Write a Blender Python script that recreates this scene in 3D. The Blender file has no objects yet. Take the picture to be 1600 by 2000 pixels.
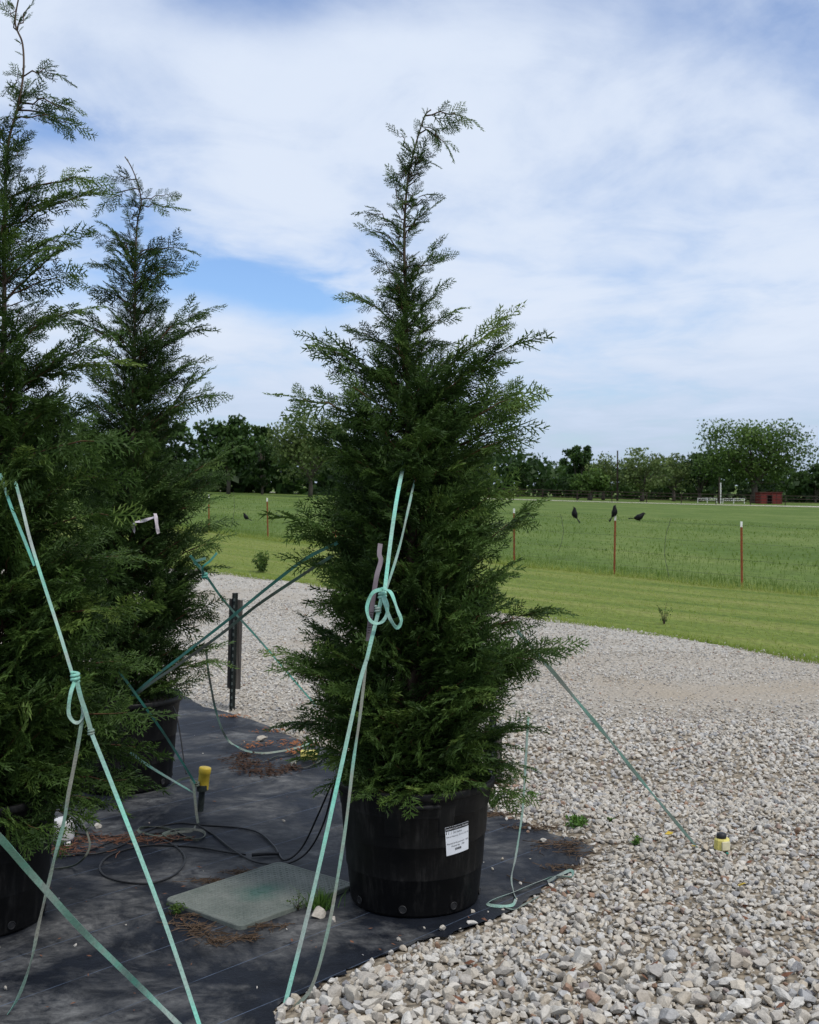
import bpy, math, random
import numpy as np
from mathutils import Vector

# ------------------------------------------------------------------ camera, sky, sun
scene = bpy.context.scene
COL = scene.collection
F = 2350.0                    # focal length in photograph pixels (1600 x 2000)
CAMH = 1.70
HORIZON = 945.0
TH = math.atan((1000.0 - HORIZON) / F)

cam_data = bpy.data.cameras.new('camera')
cam_data.sensor_width = 36.0
cam_data.sensor_fit = 'AUTO'
cam_data.lens = F / 2000.0 * 36.0
cam_data.clip_start = 0.05
cam_data.clip_end = 5000.0
cam_data.dof.use_dof = True
cam_data.dof.focus_distance = 4.7
cam_data.dof.aperture_fstop = 11.0
cam = bpy.data.objects.new('camera', cam_data)
cam.location = (0, 0, CAMH)
cam.rotation_euler = (math.pi / 2 - TH, 0, 0)
COL.objects.link(cam)
scene.camera = cam

SUN_EL = math.radians(58)
SUN_AZ = math.radians(136)    # clockwise from +Y (the view direction) towards +X

world = bpy.data.worlds.new('World')
scene.world = world
world.use_nodes = True
wt = world.node_tree
wt.nodes.clear()


def wn(kind, **kw):
    n = wt.nodes.new(kind)
    for k, v in kw.items():
        setattr(n, k, v)
    return n


def wlink(a, b):
    wt.links.new(a, b)


def wmath(op, a, b=None, c=None, clamp=False):
    n = wn('ShaderNodeMath', operation=op)
    n.use_clamp = clamp
    for i, v in enumerate((a, b, c)):
        if v is None:
            continue
        if isinstance(v, (int, float)):
            n.inputs[i].default_value = v
        else:
            wlink(v, n.inputs[i])
    return n.outputs[0]


def build_world():
    out = wn('ShaderNodeOutputWorld')
    bg = wn('ShaderNodeBackground')
    bg.inputs['Strength'].default_value = 0.10
    wlink(bg.outputs[0], out.inputs[0])
    sky = wn('ShaderNodeTexSky', sky_type='NISHITA')
    sky.sun_disc = False
    sky.sun_elevation = SUN_EL
    sky.sun_rotation = SUN_AZ
    sky.altitude = 150
    sky.air_density = 1.0
    sky.dust_density = 0.6
    sky.ozone_density = 2.0
    tc = wn('ShaderNodeTexCoord')
    sep = wn('ShaderNodeSeparateXYZ')
    wlink(tc.outputs['Generated'], sep.inputs[0])
    X, Y, Z = sep.outputs
    zc = wmath('MAXIMUM', Z, 0.0)
    # cloud deck: direction projected on a high layer
    den = wmath('ADD', zc, 0.10)
    u = wmath('DIVIDE', X, den)
    v = wmath('DIVIDE', Y, den)
    comb = wn('ShaderNodeCombineXYZ')
    wlink(wmath('MULTIPLY', u, 1.0), comb.inputs[0])
    wlink(wmath('MULTIPLY', v, 0.75), comb.inputs[1])
    n1 = wn('ShaderNodeTexNoise')
    n1.inputs['Scale'].default_value = 0.9
    n1.inputs['Detail'].default_value = 9
    n1.inputs['Roughness'].default_value = 0.56
    n1.inputs['Distortion'].default_value = 0.35
    wlink(comb.outputs[0], n1.inputs['Vector'])
    n2 = wn('ShaderNodeTexNoise')
    n2.inputs['Scale'].default_value = 2.4
    n2.inputs['Detail'].default_value = 8
    n2.inputs['Roughness'].default_value = 0.6
    n2.inputs['Distortion'].default_value = 0.5
    wlink(comb.outputs[0], n2.inputs['Vector'])
    # openings of blue between the clouds, as ellipses of directions
    yy = wmath('MAXIMUM', Y, 0.05)
    a = wmath('DIVIDE', X, yy)
    e = wmath('DIVIDE', Z, yy)
    wob = wmath('SUBTRACT', n2.outputs[0], 0.5)
    a = wmath('ADD', a, wmath('MULTIPLY', wob, 0.07))
    e = wmath('ADD', e, wmath('MULTIPLY', wob, 0.035))
    hole = None
    for (hx, hy, sx, sy, amp) in ((450, 552, 225, 52, 1.05), (610, 590, 110, 34, 0.9), (330, 440, 150, 90, 0.60), (90, 255, 130, 34, 0.42),
                                  (60, 530, 190, 70, 0.8), (150, 270, 120, 40, 0.3),
                                  (540, 5, 300, 70, 0.62), (1150, -10, 420, 80, 0.42), (1560, 60, 260, 140, 0.45),
                                  (1500, -260, 700, 120, 0.4), (-500, 350, 400, 90, 0.8), (2100, 420, 420, 80, 0.7)):
        ca = (hx - 800) / F
        ce = (HORIZON - hy) / F
        da = wmath('DIVIDE', wmath('SUBTRACT', a, ca), sx / F)
        de = wmath('DIVIDE', wmath('SUBTRACT', e, ce), sy / F)
        d2 = wmath('ADD', wmath('MULTIPLY', da, da), wmath('MULTIPLY', de, de))
        g = wmath('MULTIPLY', wmath('POWER', 2.718, wmath('MULTIPLY', d2, -0.9)), amp)
        hole = g if hole is None else wmath('ADD', hole, g)
    cov = wmath('ADD', wmath('MULTIPLY', wmath('SUBTRACT', n1.outputs[0], 0.5), 1.9), 0.92)
    cov = wmath('ADD', cov, wmath('MULTIPLY', wob, 1.0))
    cov = wmath('SUBTRACT', cov, wmath('MULTIPLY', hole, 0.78))
    mr = wn('ShaderNodeMapRange', interpolation_type='SMOOTHSTEP')
    wlink(cov, mr.inputs[0])
    mr.inputs[1].default_value = 0.02
    mr.inputs[2].default_value = 1.08
    mr.inputs[3].default_value = 0.06
    mr.inputs[4].default_value = 1.0
    # cloud brightness: whiter high up, greyer and bluer towards the far deck
    elr = wn('ShaderNodeMapRange', interpolation_type='SMOOTHSTEP')
    wlink(Z, elr.inputs[0])
    elr.inputs[1].default_value = -0.02
    elr.inputs[2].default_value = 0.17
    shade = wmath('ADD', elr.outputs[0], wmath('MULTIPLY', wmath('SUBTRACT', n1.outputs[0], 0.5), 0.9))
    shade = wmath('ADD', shade, wmath('MULTIPLY', wob, 0.8), clamp=True)
    ramp = wn('ShaderNodeValToRGB')
    ramp.color_ramp.elements[0].position = 0.0
    ramp.color_ramp.elements[0].color = (4.9, 6.0, 7.6, 1)
    ramp.color_ramp.elements[1].position = 1.0
    ramp.color_ramp.elements[1].color = (7.3, 8.15, 9.6, 1)
    el = ramp.color_ramp.elements.new(0.5)
    el.color = (6.1, 7.15, 8.9, 1)
    wlink(shade, ramp.inputs[0])
    skym = wn('ShaderNodeMix', data_type='RGBA', blend_type='MULTIPLY')
    skym.inputs[0].default_value = 1.0
    wlink(sky.outputs[0], skym.inputs[6])
    skym.inputs[7].default_value = (1.0, 1.22, 1.55, 1)
    mix = wn('ShaderNodeMix', data_type='RGBA')
    wlink(mr.outputs[0], mix.inputs[0])
    wlink(skym.outputs[2], mix.inputs[6])
    wlink(ramp.outputs[0], mix.inputs[7])
    wlink(mix.outputs[2], bg.inputs['Color'])


build_world()

sun_data = bpy.data.lights.new('sun', 'SUN')
sun_data.energy = 2.3
sun_data.angle = math.radians(12)
sun_data.color = (1.0, 0.95, 0.88)
sun = bpy.data.objects.new('sun', sun_data)
sd = Vector((math.sin(SUN_AZ) * math.cos(SUN_EL), math.cos(SUN_AZ) * math.cos(SUN_EL), math.sin(SUN_EL)))
sun.rotation_euler = sd.to_track_quat('Z', 'Y').to_euler()
sun.location = sd * 50
COL.objects.link(sun)

scene.view_settings.view_transform = 'Standard'
scene.view_settings.look = 'None'
scene.view_settings.exposure = 0.0
scene.view_settings.gamma = 1.0
scene.view_settings.use_curve_mapping = False
scene.render.engine = 'CYCLES'
scene.cycles.max_bounces = 4
scene.cycles.diffuse_bounces = 2
scene.cycles.glossy_bounces = 2
scene.cycles.transmission_bounces = 3
scene.cycles.use_denoising = True

# ------------------------------------------------------------------ helpers
rng = np.random.default_rng(7)
random.seed(7)


def at(px, py, D):
    """World point seen at a photograph pixel, D metres ahead."""
    dx = (px - 800.0) / F
    dy = (1000.0 - py) / F
    y = math.cos(TH) + dy * math.sin(TH)
    z = -math.sin(TH) + dy * math.cos(TH)
    k = D / y
    return np.array([dx * k, D, CAMH + z * k])


def smooth(a, b, x):
    t = np.clip((np.asarray(x, float) - a) / (b - a), 0, 1)
    return t * t * (3 - 2 * t)


def zg(x, y):
    """Lie of the land: level yard, the field tilts gently down to the right."""
    return -0.03 * 80 * np.tanh(np.asarray(x, float) / 80) * smooth(10, 24, y)


def gnd(px, py, lift=0.0):
    dx = (px - 800.0) / F
    dy = (1000.0 - py) / F
    y = math.cos(TH) + dy * math.sin(TH)
    z = -math.sin(TH) + dy * math.cos(TH)
    k = (CAMH - lift) / max(-z, 1e-4)
    for _ in range(8):
        h = float(zg(dx * k, y * k)) + lift
        k = 0.5 * k + 0.5 * (CAMH - h) / max(-z, 1e-4)
    return np.array([dx * k, y * k, CAMH + z * k])


def mesh_from(name, verts, faces, mat=None, smooth_shade=False, attrs=None):
    """Fast mesh: verts (n,3); faces (m,k) array or list of such arrays."""
    verts = np.asarray(verts, np.float32).reshape(-1, 3)
    if isinstance(faces, np.ndarray):
        faces = [faces]
    faces = [np.asarray(f, np.int32) for f in faces if len(f)]
    me = bpy.data.meshes.new(name)
    me.vertices.add(len(verts))
    me.vertices.foreach_set('co', verts.ravel())
    loops = np.concatenate([f.ravel() for f in faces])
    counts = np.concatenate([np.full(len(f), f.shape[1], np.int32) for f in faces])
    starts = np.concatenate([[0], np.cumsum(counts)[:-1]]).astype(np.int32)
    me.loops.add(len(loops))
    me.loops.foreach_set('vertex_index', loops.astype(np.int32))
    me.polygons.add(len(counts))
    me.polygons.foreach_set('loop_start', starts)
    if smooth_shade:
        me.polygons.foreach_set('use_smooth', np.ones(len(counts), bool))
    else:
        me.polygons.foreach_set('use_smooth', np.zeros(len(counts), bool))
    if attrs:
        for k, v in attrs.items():
            a = me.attributes.new(k, 'FLOAT', 'POINT')
            a.data.foreach_set('value', np.asarray(v, np.float32).ravel())
    me.update(calc_edges=True)
    if mat is not None:
        me.materials.append(mat)
    return me


def link(name, me, parent=None, loc=None):
    o = bpy.data.objects.new(name, me)
    COL.objects.link(o)
    if parent is not None:
        o.parent = parent
    if loc is not None:
        o.location = tuple(float(c) for c in loc)
    return o


def tag(o, label=None, cat=None, group=None, kind=None):
    if label:
        o['label'] = label
    if cat:
        o['category'] = cat
    if group:
        o['group'] = group
    if kind:
        o['kind'] = kind
    return o


def thing(name, label, cat, loc=(0, 0, 0), rotz=0.0, group=None):
    o = bpy.data.objects.new(name, None)
    o.empty_display_size = 0.1
    COL.objects.link(o)
    o.location = tuple(float(c) for c in loc)
    o.rotation_euler = (0, 0, rotz)
    return tag(o, label, cat, group)


class MB:
    """Collects pieces of mesh into one part."""
    def __init__(self):
        self.v = []
        self.f = {}
        self.n = 0
        self.a = []

    def add(self, verts, faces, a=0.0):
        verts = np.asarray(verts, float).reshape(-1, 3)
        for f in faces:
            self.f.setdefault(len(f), []).append([i + self.n for i in f])
        self.v.append(verts)
        self.a.append(np.full(len(verts), a) if np.isscalar(a) else np.asarray(a, float))
        self.n += len(verts)
        return self

    def box(self, c, s, rz=0.0, bev=0.0):
        x, y, z = [k / 2.0 for k in s]
        if bev > 0:
            vs = []
            b = bev
            for sz in (-1, 1):
                for (sx, sy, ax, ay) in ((-1, -1, b, 0), (-1, -1, 0, b)):
                    pass
            P = []
            ring = [(-x + b, -y), (x - b, -y), (x, -y + b), (x, y - b), (x - b, y), (-x + b, y), (-x, y - b), (-x, -y + b)]
            ringi = [(-x + 2 * b, -y + b), (x - 2 * b, -y + b), (x - b, -y + 2 * b), (x - b, y - 2 * b), (x - 2 * b, y - b), (-x + 2 * b, y - b), (-x + b, y - 2 * b), (-x + b, -y + 2 * b)]
            for (r, zz) in ((ringi, -z), (ring, -z + b), (ring, z - b), (ringi, z)):
                P += [(p[0], p[1], zz) for p in r]
            P = np.array(P)
            fs = []
            for k in range(3):
                for i in range(8):
                    j = (i + 1) % 8
                    fs.append((k * 8 + i, k * 8 + j, (k + 1) * 8 + j, (k + 1) * 8 + i))
            fs.append(tuple(range(7, -1, -1)))
            fs.append(tuple(range(24, 32)))
        else:
            P = np.array([(-x, -y, -z), (x, -y, -z), (x, y, -z), (-x, y, -z), (-x, -y, z), (x, -y, z), (x, y, z), (-x, y, z)])
            fs = [(3, 2, 1, 0), (4, 5, 6, 7), (0, 1, 5, 4), (1, 2, 6, 5), (2, 3, 7, 6), (3, 0, 4, 7)]
        if rz:
            cs, sn = math.cos(rz), math.sin(rz)
            P = np.stack([P[:, 0] * cs - P[:, 1] * sn, P[:, 0] * sn + P[:, 1] * cs, P[:, 2]], 1)
        return self.add(P + np.asarray(c, float), fs)

    def tube(self, pts, radii, n=6, cap=True, a=0.0):
        pts = np.asarray(pts, float)
        m = len(pts)
        if np.isscalar(radii):
            radii = np.full(m, radii)
        t = np.gradient(pts, axis=0)
        t /= np.linalg.norm(t, axis=1)[:, None] + 1e-12
        ref = np.array([0, 0, 1.0]) if abs(t[0][2]) < 0.9 else np.array([1.0, 0, 0])
        u = np.cross(t[0], ref)
        u /= np.linalg.norm(u)
        V = []
        for i in range(m):
            u = u - t[i] * np.dot(u, t[i])
            u /= np.linalg.norm(u) + 1e-12
            w = np.cross(t[i], u)
            ang = np.arange(n) * 2 * math.pi / n
            V.append(pts[i] + radii[i] * (np.cos(ang)[:, None] * u + np.sin(ang)[:, None] * w))
        V = np.concatenate(V)
        fs = []
        for i in range(m - 1):
            for j in range(n):
                k = (j + 1) % n
                fs.append((i * n + j, i * n + k, (i + 1) * n + k, (i + 1) * n + j))
        if cap:
            fs.append(tuple(range(n - 1, -1, -1)))
            fs.append(tuple(range((m - 1) * n, m * n)))
        return self.add(V, fs, a)

    def lathe(self, prof, n=40, c=(0, 0, 0), close_top=False, close_bot=False):
        prof = np.asarray(prof, float)
        ang = np.arange(n) * 2 * math.pi / n
        V = np.concatenate([np.stack([r * np.cos(ang), r * np.sin(ang), np.full(n, z)], 1) for r, z in prof])
        fs = []
        for i in range(len(prof) - 1):
            for j in range(n):
                k = (j + 1) % n
                fs.append((i * n + j, i * n + k, (i + 1) * n + k, (i + 1) * n + j))
        if close_bot:
            fs.append(tuple(range(n - 1, -1, -1)))
        if close_top:
            fs.append(tuple(range((len(prof) - 1) * n, len(prof) * n)))
        return self.add(V + np.asarray(c, float), fs)

    def build(self, name, mat, parent=None, sm=False, attr=None, loc=None):
        faces = [np.array(f) for f in self.f.values()]
        attrs = {attr: np.concatenate(self.a)} if attr else None
        me = mesh_from(name, np.concatenate(self.v), faces, mat, sm, attrs)
        return link(name, me, parent, loc)


def catmull(pts, n=8):
    p = np.asarray(pts, float)
    if len(p) < 3:
        t = np.linspace(0, 1, n + 1)[:, None]
        return p[0] * (1 - t) + p[-1] * t
    q = np.concatenate([[2 * p[0] - p[1]], p, [2 * p[-1] - p[-2]]])
    out = []
    for i in range(1, len(q) - 2):
        for t in np.arange(n) / n:
            a, b, c, d = q[i - 1], q[i], q[i + 1], q[i + 2]
            out.append(0.5 * (2 * b + (c - a) * t + (2 * a - 5 * b + 4 * c - d) * t * t + (3 * b - a - 3 * c + d) * t ** 3))
    out.append(p[-1])
    return np.array(out)


def in_poly(x, y, poly):
    inside = np.zeros(len(x), bool)
    n = len(poly)
    j = n - 1
    for i in range(n):
        xi, yi = poly[i][0], poly[i][1]
        xj, yj = poly[j][0], poly[j][1]
        c = ((yi > y) != (yj > y)) & (x < (xj - xi) * (y - yi) / (yj - yi + 1e-12) + xi)
        inside ^= c
        j = i
    return inside


def poly_dist(x, y, poly, closed=True):
    d = np.full(len(x), 1e9)
    n = len(poly)
    for i in range(n if closed else n - 1):
        a = np.array(poly[i][:2])
        b = np.array(poly[(i + 1) % n][:2])
        ab = b - a
        L = ab @ ab + 1e-12
        t = np.clip(((x - a[0]) * ab[0] + (y - a[1]) * ab[1]) / L, 0, 1)
        d = np.minimum(d, np.hypot(x - a[0] - t * ab[0], y - a[1] - t * ab[1]))
    return d


def vnoise(x, y, seed=0):
    """Cheap smooth value noise in [-1, 1]."""
    r = np.random.default_rng(seed)
    out = np.zeros_like(np.asarray(x, float))
    for k in range(6):
        a = r.uniform(0, 6.28)
        f = r.uniform(0.6, 1.7)
        out = out + np.sin(f * (x * math.cos(a) + y * math.sin(a)) + r.uniform(0, 6.28))
    return out / 3.0


# ------------------------------------------------------------------ materials
class Mat:
    def __init__(self, name, rough=0.7, spec=0.3):
        self.m = bpy.data.materials.new(name)
        self.m.use_nodes = True
        self.t = self.m.node_tree
        self.b = self.t.nodes['Principled BSDF']
        self.b.inputs['Roughness'].default_value = rough
        self.b.inputs['Specular IOR Level'].default_value = spec

    def n(self, kind, **kw):
        nd = self.t.nodes.new(kind)
        for k, v in kw.items():
            setattr(nd, k, v)
        return nd

    def l(self, a, b):
        self.t.links.new(a, b)

    def coord(self, kind='Object', scale=(1, 1, 1), rot=(0, 0, 0)):
        if kind == 'World':
            g = self.n('ShaderNodeNewGeometry')
            src = g.outputs['Position']
        else:
            src = self.n('ShaderNodeTexCoord').outputs[kind]
        mp = self.n('ShaderNodeMapping')
        mp.inputs['Scale'].default_value = scale
        mp.inputs['Rotation'].default_value = rot
        self.l(src, mp.inputs[0])
        return mp.outputs[0]

    def noise(self, vec, scale, detail=5, rough=0.55, dist=0.0):
        nd = self.n('ShaderNodeTexNoise')
        nd.inputs['Scale'].default_value = scale
        nd.inputs['Detail'].default_value = detail
        nd.inputs['Roughness'].default_value = rough
        nd.inputs['Distortion'].default_value = dist
        self.l(vec, nd.inputs['Vector'])
        return nd.outputs[0]

    def ramp(self, fac, stops, interp='LINEAR'):
        r = self.n('ShaderNodeValToRGB')
        r.color_ramp.interpolation = interp
        el = r.color_ramp.elements
        while len(el) > 1:
            el.remove(el[-1])
        for i, (p, c) in enumerate(stops):
            e = el[0] if i == 0 else el.new(p)
            e.position = p
            if np.isscalar(c):
                c = (c, c, c)
            e.color = (c[0], c[1], c[2], 1)
        self.l(fac, r.inputs[0])
        return r.outputs[0]

    def mix(self, fac, a, b, blend='MIX'):
        nd = self.n('ShaderNodeMix', data_type='RGBA', blend_type=blend)
        for i, v in ((0, fac), (6, a), (7, b)):
            if isinstance(v, (int, float)):
                nd.inputs[i].default_value = v
            elif isinstance(v, tuple):
                nd.inputs[i].default_value = (v[0], v[1], v[2], 1)
            else:
                self.l(v, nd.inputs[i])
        return nd.outputs[2]

    def math(self, op, a, b=None, clamp=False):
        nd = self.n('ShaderNodeMath', operation=op)
        nd.use_clamp = clamp
        for i, v in enumerate((a, b)):
            if v is None:
                continue
            if isinstance(v, (int, float)):
                nd.inputs[i].default_value = v
            else:
                self.l(v, nd.inputs[i])
        return nd.outputs[0]

    def attr(self, name):
        a = self.n('ShaderNodeAttribute')
        a.attribute_name = name
        return a.outputs['Fac']

    def color(self, c):
        if isinstance(c, tuple):
            self.b.inputs['Base Color'].default_value = (c[0], c[1], c[2], 1)
        else:
            self.l(c, self.b.inputs['Base Color'])
        return self

    def bump(self, h, strength=0.4, dist=0.01):
        bp = self.n('ShaderNodeBump')
        bp.inputs['Strength'].default_value = strength
        bp.inputs['Distance'].default_value = dist
        self.l(h, bp.inputs['Height'])
        self.l(bp.outputs[0], self.b.inputs['Normal'])
        return self

    def translucent(self, col, fac):
        tr = self.n('ShaderNodeBsdfTranslucent')
        self.l(col, tr.inputs[0])
        mx = self.n('ShaderNodeMixShader')
        mx.inputs[0].default_value = fac
        self.l(self.b.outputs[0], mx.inputs[1])
        self.l(tr.outputs[0], mx.inputs[2])
        self.l(mx.outputs[0], self.t.nodes['Material Output'].inputs[0])
        return self


def plain(name, c, rough=0.6, spec=0.3, var=0.25, scale=8.0, bump=0.0):
    m = Mat(name, rough, spec)
    v = m.coord()
    nz = m.noise(v, scale, 5)
    a = tuple(k * (1 - var) for k in c)
    b = tuple(min(1, k * (1 + var)) for k in c)
    m.color(m.ramp(nz, [(0.3, a), (0.7, b)]))
    if bump:
        m.bump(nz, bump, 0.004)
    return m.m


M = {}


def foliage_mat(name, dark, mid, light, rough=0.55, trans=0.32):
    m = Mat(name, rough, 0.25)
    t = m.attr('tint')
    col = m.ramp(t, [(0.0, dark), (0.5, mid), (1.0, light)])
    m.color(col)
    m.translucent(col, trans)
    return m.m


M['cypress'] = foliage_mat('cypress_foliage', (0.024, 0.050, 0.012), (0.070, 0.128, 0.025), (0.185, 0.258, 0.054))
M['cypress_back'] = foliage_mat('cypress_foliage_bluish', (0.022, 0.046, 0.012), (0.062, 0.116, 0.025), (0.165, 0.240, 0.054))
M['leaf_dark'] = foliage_mat('leaf_dark', (0.012, 0.028, 0.008), (0.036, 0.076, 0.017), (0.080, 0.145, 0.030))
M['leaf_mid'] = foliage_mat('leaf_mid', (0.024, 0.050, 0.010), (0.068, 0.125, 0.024), (0.140, 0.215, 0.045))
M['leaf_pale'] = foliage_mat('leaf_pale', (0.050, 0.080, 0.020), (0.112, 0.160, 0.046), (0.200, 0.250, 0.085))
M['weed'] = foliage_mat('weed_leaf', (0.04, 0.09, 0.02), (0.08, 0.17, 0.03), (0.15, 0.27, 0.05))
M['grass_field'] = foliage_mat('grass_blade_field', (0.112, 0.180, 0.031), (0.152, 0.226, 0.041), (0.215, 0.275, 0.075), 0.6, 0.5)
M['grass_lawn'] = foliage_mat('grass_blade_lawn', (0.185, 0.260, 0.042), (0.260, 0.325, 0.060), (0.360, 0.380, 0.115), 0.6, 0.5)


def make_bark():
    m = Mat('bark', 0.85, 0.15)
    v = m.coord('Object', (1, 1, 0.25))
    nz = m.noise(v, 60, 6, 0.6)
    m.color(m.ramp(nz, [(0.3, (0.045, 0.030, 0.022)), (0.6, (0.12, 0.085, 0.065)), (0.8, (0.20, 0.16, 0.13))]))
    m.bump(nz, 0.5, 0.004)
    M['bark'] = m.m
    m = Mat('twig', 0.7, 0.2)
    t = m.attr('tint')
    m.color(m.ramp(t, [(0.0, (0.050, 0.034, 0.024)), (0.6, (0.105, 0.050, 0.028)), (1.0, (0.085, 0.070, 0.030))]))
    M['twig'] = m.m
    m = Mat('bark_grey', 0.9, 0.1)
    v = m.coord('Object', (1, 1, 0.2))
    nz = m.noise(v, 4, 6, 0.6)
    m.color(m.ramp(nz, [(0.3, (0.05, 0.042, 0.035)), (0.7, (0.14, 0.12, 0.10))]))
    M['bark_grey'] = m.m


make_bark()


def make_stone():
    m = Mat('limestone', 0.85, 0.2)
    oi = m.n('ShaderNodeObjectInfo')
    s = m.math('FRACT', m.math('ADD', m.attr('tint'), oi.outputs['Random']))
    v = m.coord('World')
    n1 = m.noise(v, 45, 6, 0.65)
    n2 = m.noise(v, 170, 4, 0.6)
    base = m.ramp(s, [(0.00, (0.41, 0.378, 0.328)), (0.16, (0.51, 0.475, 0.418)), (0.30, (0.34, 0.315, 0.28)), (0.42, (0.47, 0.42, 0.345)),
                      (0.55, (0.30, 0.298, 0.295)), (0.66, (0.55, 0.525, 0.48)), (0.78, (0.38, 0.355, 0.31)), (0.88, (0.40, 0.345, 0.27)),
                      (0.955, (0.24, 0.24, 0.245)), (0.988, (0.27, 0.17, 0.115)), (1.0, (0.35, 0.31, 0.25))])
    col = m.mix(1.0, base, m.ramp(n1, [(0.25, 0.76), (0.5, 1.13), (0.75, 1.24)]), 'MULTIPLY')
    col = m.mix(1.0, col, m.ramp(n2, [(0.25, 0.80), (0.6, 1.05)]), 'MULTIPLY')
    m.color(col)
    m.bump(m.math('ADD', n1, m.math('MULTIPLY', n2, 0.4)), 0.55, 0.006)
    M['stone'] = m.m
    # bed under and between the stones, darker close by, with dust over it
    m = Mat('gravel_bed', 0.95, 0.1)
    v = m.coord('World')
    vo = m.n('ShaderNodeTexVoronoi')
    vo.inputs['Scale'].default_value = 34
    vo.inputs['Randomness'].default_value = 1.0
    m.l(v, vo.inputs['Vector'])
    cellv = m.n('ShaderNodeSeparateColor')
    m.l(vo.outputs['Color'], cellv.inputs[0])
    stone = m.ramp(cellv.outputs[0], [(0.0, (0.46, 0.43, 0.38)), (0.3, (0.56, 0.53, 0.475)), (0.55, (0.41, 0.39, 0.355)), (0.8, (0.51, 0.455, 0.375)), (1.0, (0.60, 0.575, 0.525))])
    dist = m.ramp(vo.outputs['Distance'], [(0.25, 1.0), (0.8, 0.58)])
    stone = m.mix(1.0, stone, dist, 'MULTIPLY')
    n0 = m.noise(v, 0.55, 4, 0.6, 0.3)
    nf = m.noise(v, 60, 4, 0.7)
    dust = m.ramp(nf, [(0.3, (0.29, 0.245, 0.19)), (0.7, (0.42, 0.365, 0.29))])
    fac = m.math('ADD', m.ramp(n0, [(0.48, 0.0), (0.66, 0.6)]), m.math('MULTIPLY', m.attr('track'), 0.8), True)
    bed_col = m.mix(m.attr('loose'), stone, m.mix(1.0, stone, (0.62, 0.56, 0.48), 'MULTIPLY'))  # darker, browner bed colour wherever the loose mask is high
    m.color(m.mix(fac, bed_col, dust))
    m.bump(m.math('SUBTRACT', 1.0, vo.outputs['Distance']), 0.9, 0.02)
    M['gravel_bed'] = m.m


make_stone()


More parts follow.
